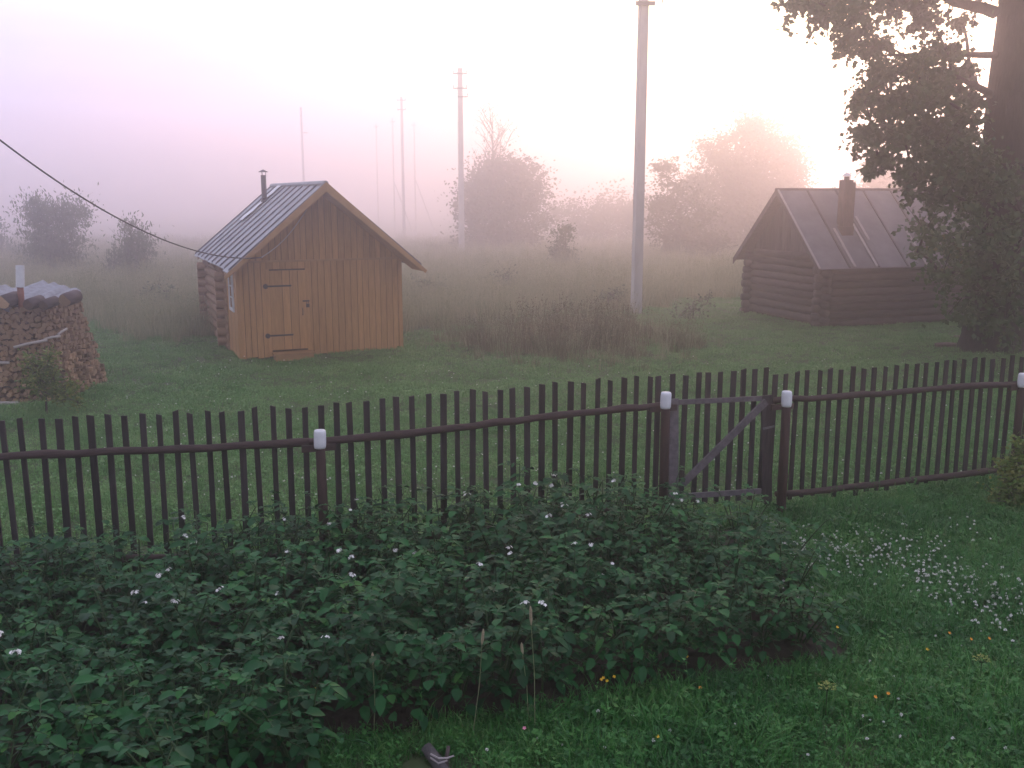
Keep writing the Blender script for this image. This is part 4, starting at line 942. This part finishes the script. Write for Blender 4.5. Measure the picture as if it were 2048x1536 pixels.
# ------------------------------------------------------------------ flowers in the grass
def clover_mesh():
    m = MB(); m.tube([V(0,0,0), V(.01,0,.10)], .0018, 3, cap=False); c = V(.01,0,.11)
    for k in range(26):
        a = random.uniform(0,6.28); e = random.uniform(-.4,1.5); d_ = V(math.cos(a)*math.cos(e), math.sin(a)*math.cos(e), math.sin(e)); s_ = d_.orthogonal().normalized()*.0032
        m.add([c+d_*.004-s_, c+d_*.004+s_, c+d_*.0125+s_*.7, c+d_*.0125-s_*.7], [(0,1,2,3)])
    me_ = bpy.data.meshes.new('clover'); me_.from_pydata([tuple(v) for v in m.v], [], m.f); me_.materials.append(M['petal']); me_.materials.append(M['pstem'])
    for i_ in range(3): me_.polygons[i_].material_index = 1
    return me_
cc_ = bpy.data.collections.new('clover_set')
for i in range(3): cc_.objects.link(bpy.data.objects.new('clover_%02d' % i, clover_mesh()))
pts = []
for _ in range(560):                # the dense drift beside the bed
    t = random.random(); px = 1500+t*560; py = 1070+t*150+random.gauss(0,22+14*t)+18*math.sin(t*9); g = gp(px, py)
    if not bool(in_bed(g.x,g.y)): pts.append((g.x,g.y,H(g.x,g.y)))
for _ in range(90):
    g = gp(random.uniform(1540,2060), random.uniform(1050,1230)); pts.append((g.x,g.y,H(g.x,g.y)))
for _ in range(60):
    g = gp(random.uniform(900,2060), random.uniform(1250,1536))
    if not bool(in_bed(g.x,g.y,.1)): pts.append((g.x,g.y,H(g.x,g.y)))
k = len(pts); scatter('clover_flowers', 'white clover flowers drifting through the grass right of the potatoes', pts, rng.uniform(0,6.28,k), rng.uniform(.72,1.1,k), (cc_,3), .15)
pts = []
for _ in range(620):                # sparse small daisies and dew-white clover on the mown lawn
    g = gp(random.uniform(150,2040), random.uniform(720,1010))
    if g.y > float(fence_y(g.x))+.3: pts.append((g.x,g.y,H(g.x,g.y)-.04))
k = len(pts); scatter('lawn_clover_flowers', 'sparse white clover flowers in the lawn behind the fence', pts, rng.uniform(0,6.28,k), rng.uniform(.7,1.1,k), (cc_,3), .15)
def small_flower(px, py, mat, lab, h=.16, r=.013):
    g = gp(px, py+6, .0); g.z = H(g.x,g.y); t = thing('wild_flower', g, lab, 'flower', 'wild flowers in the garden grass')
    top = g+V(random.uniform(-.02,.02), random.uniform(-.02,.02), h)
    one('tube', 'stem', M['pstem'], t, [g, g.lerp(top,.5)+V(.006,0,0), top], .0022, 4)
    m = MB(); n_ = V(random.uniform(-.3,.3),-.5,.8).normalized(); x = n_.orthogonal().normalized(); y = n_.cross(x); rim = []
    for j in range(10):
        q_ = r if j % 2 == 0 else r*.66; an = j*math.pi/5; rim.append(top+(x*math.cos(an)+y*math.sin(an))*q_+n_*.004)
    m.add([top]+rim, [(0,1+j,1+(j+1)%10) for j in range(10)]); m.build('petals', mat, t)
for px, py, wh in ((1199,1404,'leftmost'),(1209,1400,'second from left'),(1219,1406,'third from left'),(1232,1395,'rightmost')): small_flower(px, py, M['yellow'], 'yellow flower, %s of the bunch at the edge of the soil' % wh, .17)
for px, py, wh in ((1356,1370,'left and lower'),(1368,1362,'right and upper')): small_flower(px, py, M['yellow'], '%s yellow flower of the pair where soil meets grass' % wh, .2)
for px, py, mm, lb in ((1404,1410,'orange','single orange flower in the grass right of the yellow pair'),(1315,1502,'yellow','yellow flower low in the grass near the bottom edge'),(632,1412,'yellow','yellow flower under the potato leaves at lower left'),(1047,1494,'pink','pink clover head in the grass near the bottom edge'),(1745,1432,'orange','orange flower in the grass below the nearer umbel'),(1770,1422,'orange','orange flower beside another below the nearer umbel'),(1855,1325,'yellow','yellow flower in the grass left of the farther umbel'),(1672,1278,'yellow','yellow flower just right of the potato bed corner'),(1944,1304,'orange','orange flower in the grass above the farther umbel'),(1972,1302,'orange','orange flower close to the right edge above the farther umbel'),(1896,1292,'orange','orange flower in the open grass at right, left of the pair'),(1524,1085,'orange','orange flower at the top of the clover drift')):
    small_flower(px, py, M[mm], lb, .13, .014)
for px, py, lb in ((1650,1397,'yellow-green umbel flower in the grass near the bottom edge'),(1958,1328,'yellow-green umbel flower in the grass near the right edge')):
    g = gp(px, py+50); g.z = H(g.x,g.y); t = thing('umbel_flower', g, lb, 'flower', 'umbel flowers in the grass'); top = g+V(0,0,.20)
    st_ = MB(); st_.tube([g, top], .004, 5); fb = MB()
    for k in range(13):
        a = k*2.4; r = .062*math.sqrt(k/13); e = top+V(r*math.cos(a), r*math.sin(a), .05-.25*r); st_.tube([top, e], .0016, 3, cap=False)
        for j in range(9):
            q_ = e+V(random.gauss(0,.007),random.gauss(0,.007),random.uniform(0,.006)); s_ = .004
            fb.add([q_+V(-s_,0,0), q_+V(0,-s_,.002), q_+V(s_,0,0), q_+V(0,s_,.002)], [(0,1,2,3)])
    st_.build('stem', M['pstem'], t); fb.build('flower_head', M['umbel'], t)
for (px, yb, xt, yt, lb) in ((748,1450,745,1305,'grass stalk with seed head standing before the potatoes, leftmost'),(945,1450,967,1258,'pale tall grass stalk with seed head leaning right before the potatoes'),(1070,1445,1061,1212,'tallest brown grass stalk with seed head before the potatoes'),(1058,1430,1043,1285,'thin grass stalk with seed head left of the tallest one')):
    g = gp(px, yb+32); g.z = H(g.x,g.y); top = dp(xt, yt, g.y+.02); t = thing('grass_stalk', g, lb, 'grass stalk', 'seed-bearing grass stalks')
    mid = g.lerp(top,.5)+V(.01,0,0); hd = g.lerp(top,.86)
    one('tube', 'stem', M['gstem'], t, [g, mid, hd], [.004,.0035,.003], 4); one('tube', 'seed_head', M['straw'], t, [hd, hd.lerp(top,.3), hd.lerp(top,.8), top], [.004,.010,.009,.003], 6)
# broken branch lying at the bottom edge
br = gp(868, 1520); br.z = H(br.x,br.y); t = thing('broken_branch', br, 'forked grey stump of branch bound with wire at the bottom edge', 'branch')
a = dp(852,1494,br.y-.02); b = dp(890,1546,br.y-.16)
M['deadwood'] = mat_noise('dead_wood', (0.055,0.048,0.050), (0.13,0.115,0.115), 12, 0.9, (1,1,1), 0.5)
one('tube', 'branch', M['deadwood'], t, [a, a.lerp(b,.5), b, b+(b-a)*1.2], [.036,.040,.040,.036], 9, smooth=True)
c = dp(897,1492,br.y-.06); one('tube', 'fork', M['dlog'], t, [c, c.lerp(b,.6), b+V(.02,0,-.03)], [.012,.014,.016], 7, smooth=True)
d_ = dp(878,1514,br.y-.13); m = MB(); m.tube([d_+V(-.05,0,.02), d_+V(0,-.045,.02), d_+V(.05,-.02,.005), d_+V(.09,-.02,.02)], .006, 5); m.tube([d_+V(-.05,0,-.005), d_+V(0,-.05,-.01), d_+V(.05,-.02,-.01)], .006, 5); m.build('binding', M['batten'], t)
# pinkish rubble lying behind the fence at right
for px, py, s_, lb in ((1893,708,.20,'largest pinkish stone slab lying in the grass before the tree'),(1915,690,.16,'greyish stone behind the largest slab before the tree'),(1855,690,.09,'small pinkish stone left of the slab before the tree'),(1932,704,.12,'dull stone at the right end of the slab before the tree')):
    g = gp(px, py); g.z = H(g.x,g.y); m = MB(); n_ = 9; vs = []; fs = []
    for j, (rr, zz) in enumerate(((.9,-.05),(1.0,.10),(.85,.24),(.45,.32))):
        for k in range(n_):
            an = 2*math.pi*k/n_; q_ = rr*random.uniform(.8,1.15)*s_; vs.append(g+V(q_*1.5*math.cos(an), q_*.7*math.sin(an), zz*s_*1.5+random.uniform(-.02,.02)*s_))
    for j in range(3):
        for k in range(n_): fs.append((j*n_+k, j*n_+(k+1)%n_, (j+1)*n_+(k+1)%n_, (j+1)*n_+k))
    fs.append(tuple(3*n_+k for k in range(n_))); o = mk('stone', vs, fs, M['rubble'], None, False, base=g); tag(o, lb, 'stone', 'stones before the tree')

# ------------------------------------------------------------------ the fog
HB = (-690,-190,-7.6); HT = (690,690,14.6)
m = MB(); m.box(V(*HB), V(HT[0]-HB[0],0,0), V(0,HT[1]-HB[1],0), V(0,0,HT[2]-HB[2]))
mh, Nh, Lh, b = _mat('fog'); Nh.remove(b)
pv = Nh.new('ShaderNodeVolumePrincipled'); pv.inputs['Color'].default_value = (0.97,0.92,0.985,1); pv.inputs['Density'].default_value = HAZE_DENSITY; pv.inputs['Anisotropy'].default_value = 0.86
Lh.new(pv.outputs[0], Nh['Material Output'].inputs['Volume'])
hz = m.build('haze', mh); hz['kind'] = 'stuff'; hz['label'] = 'even dawn fog over the whole field'
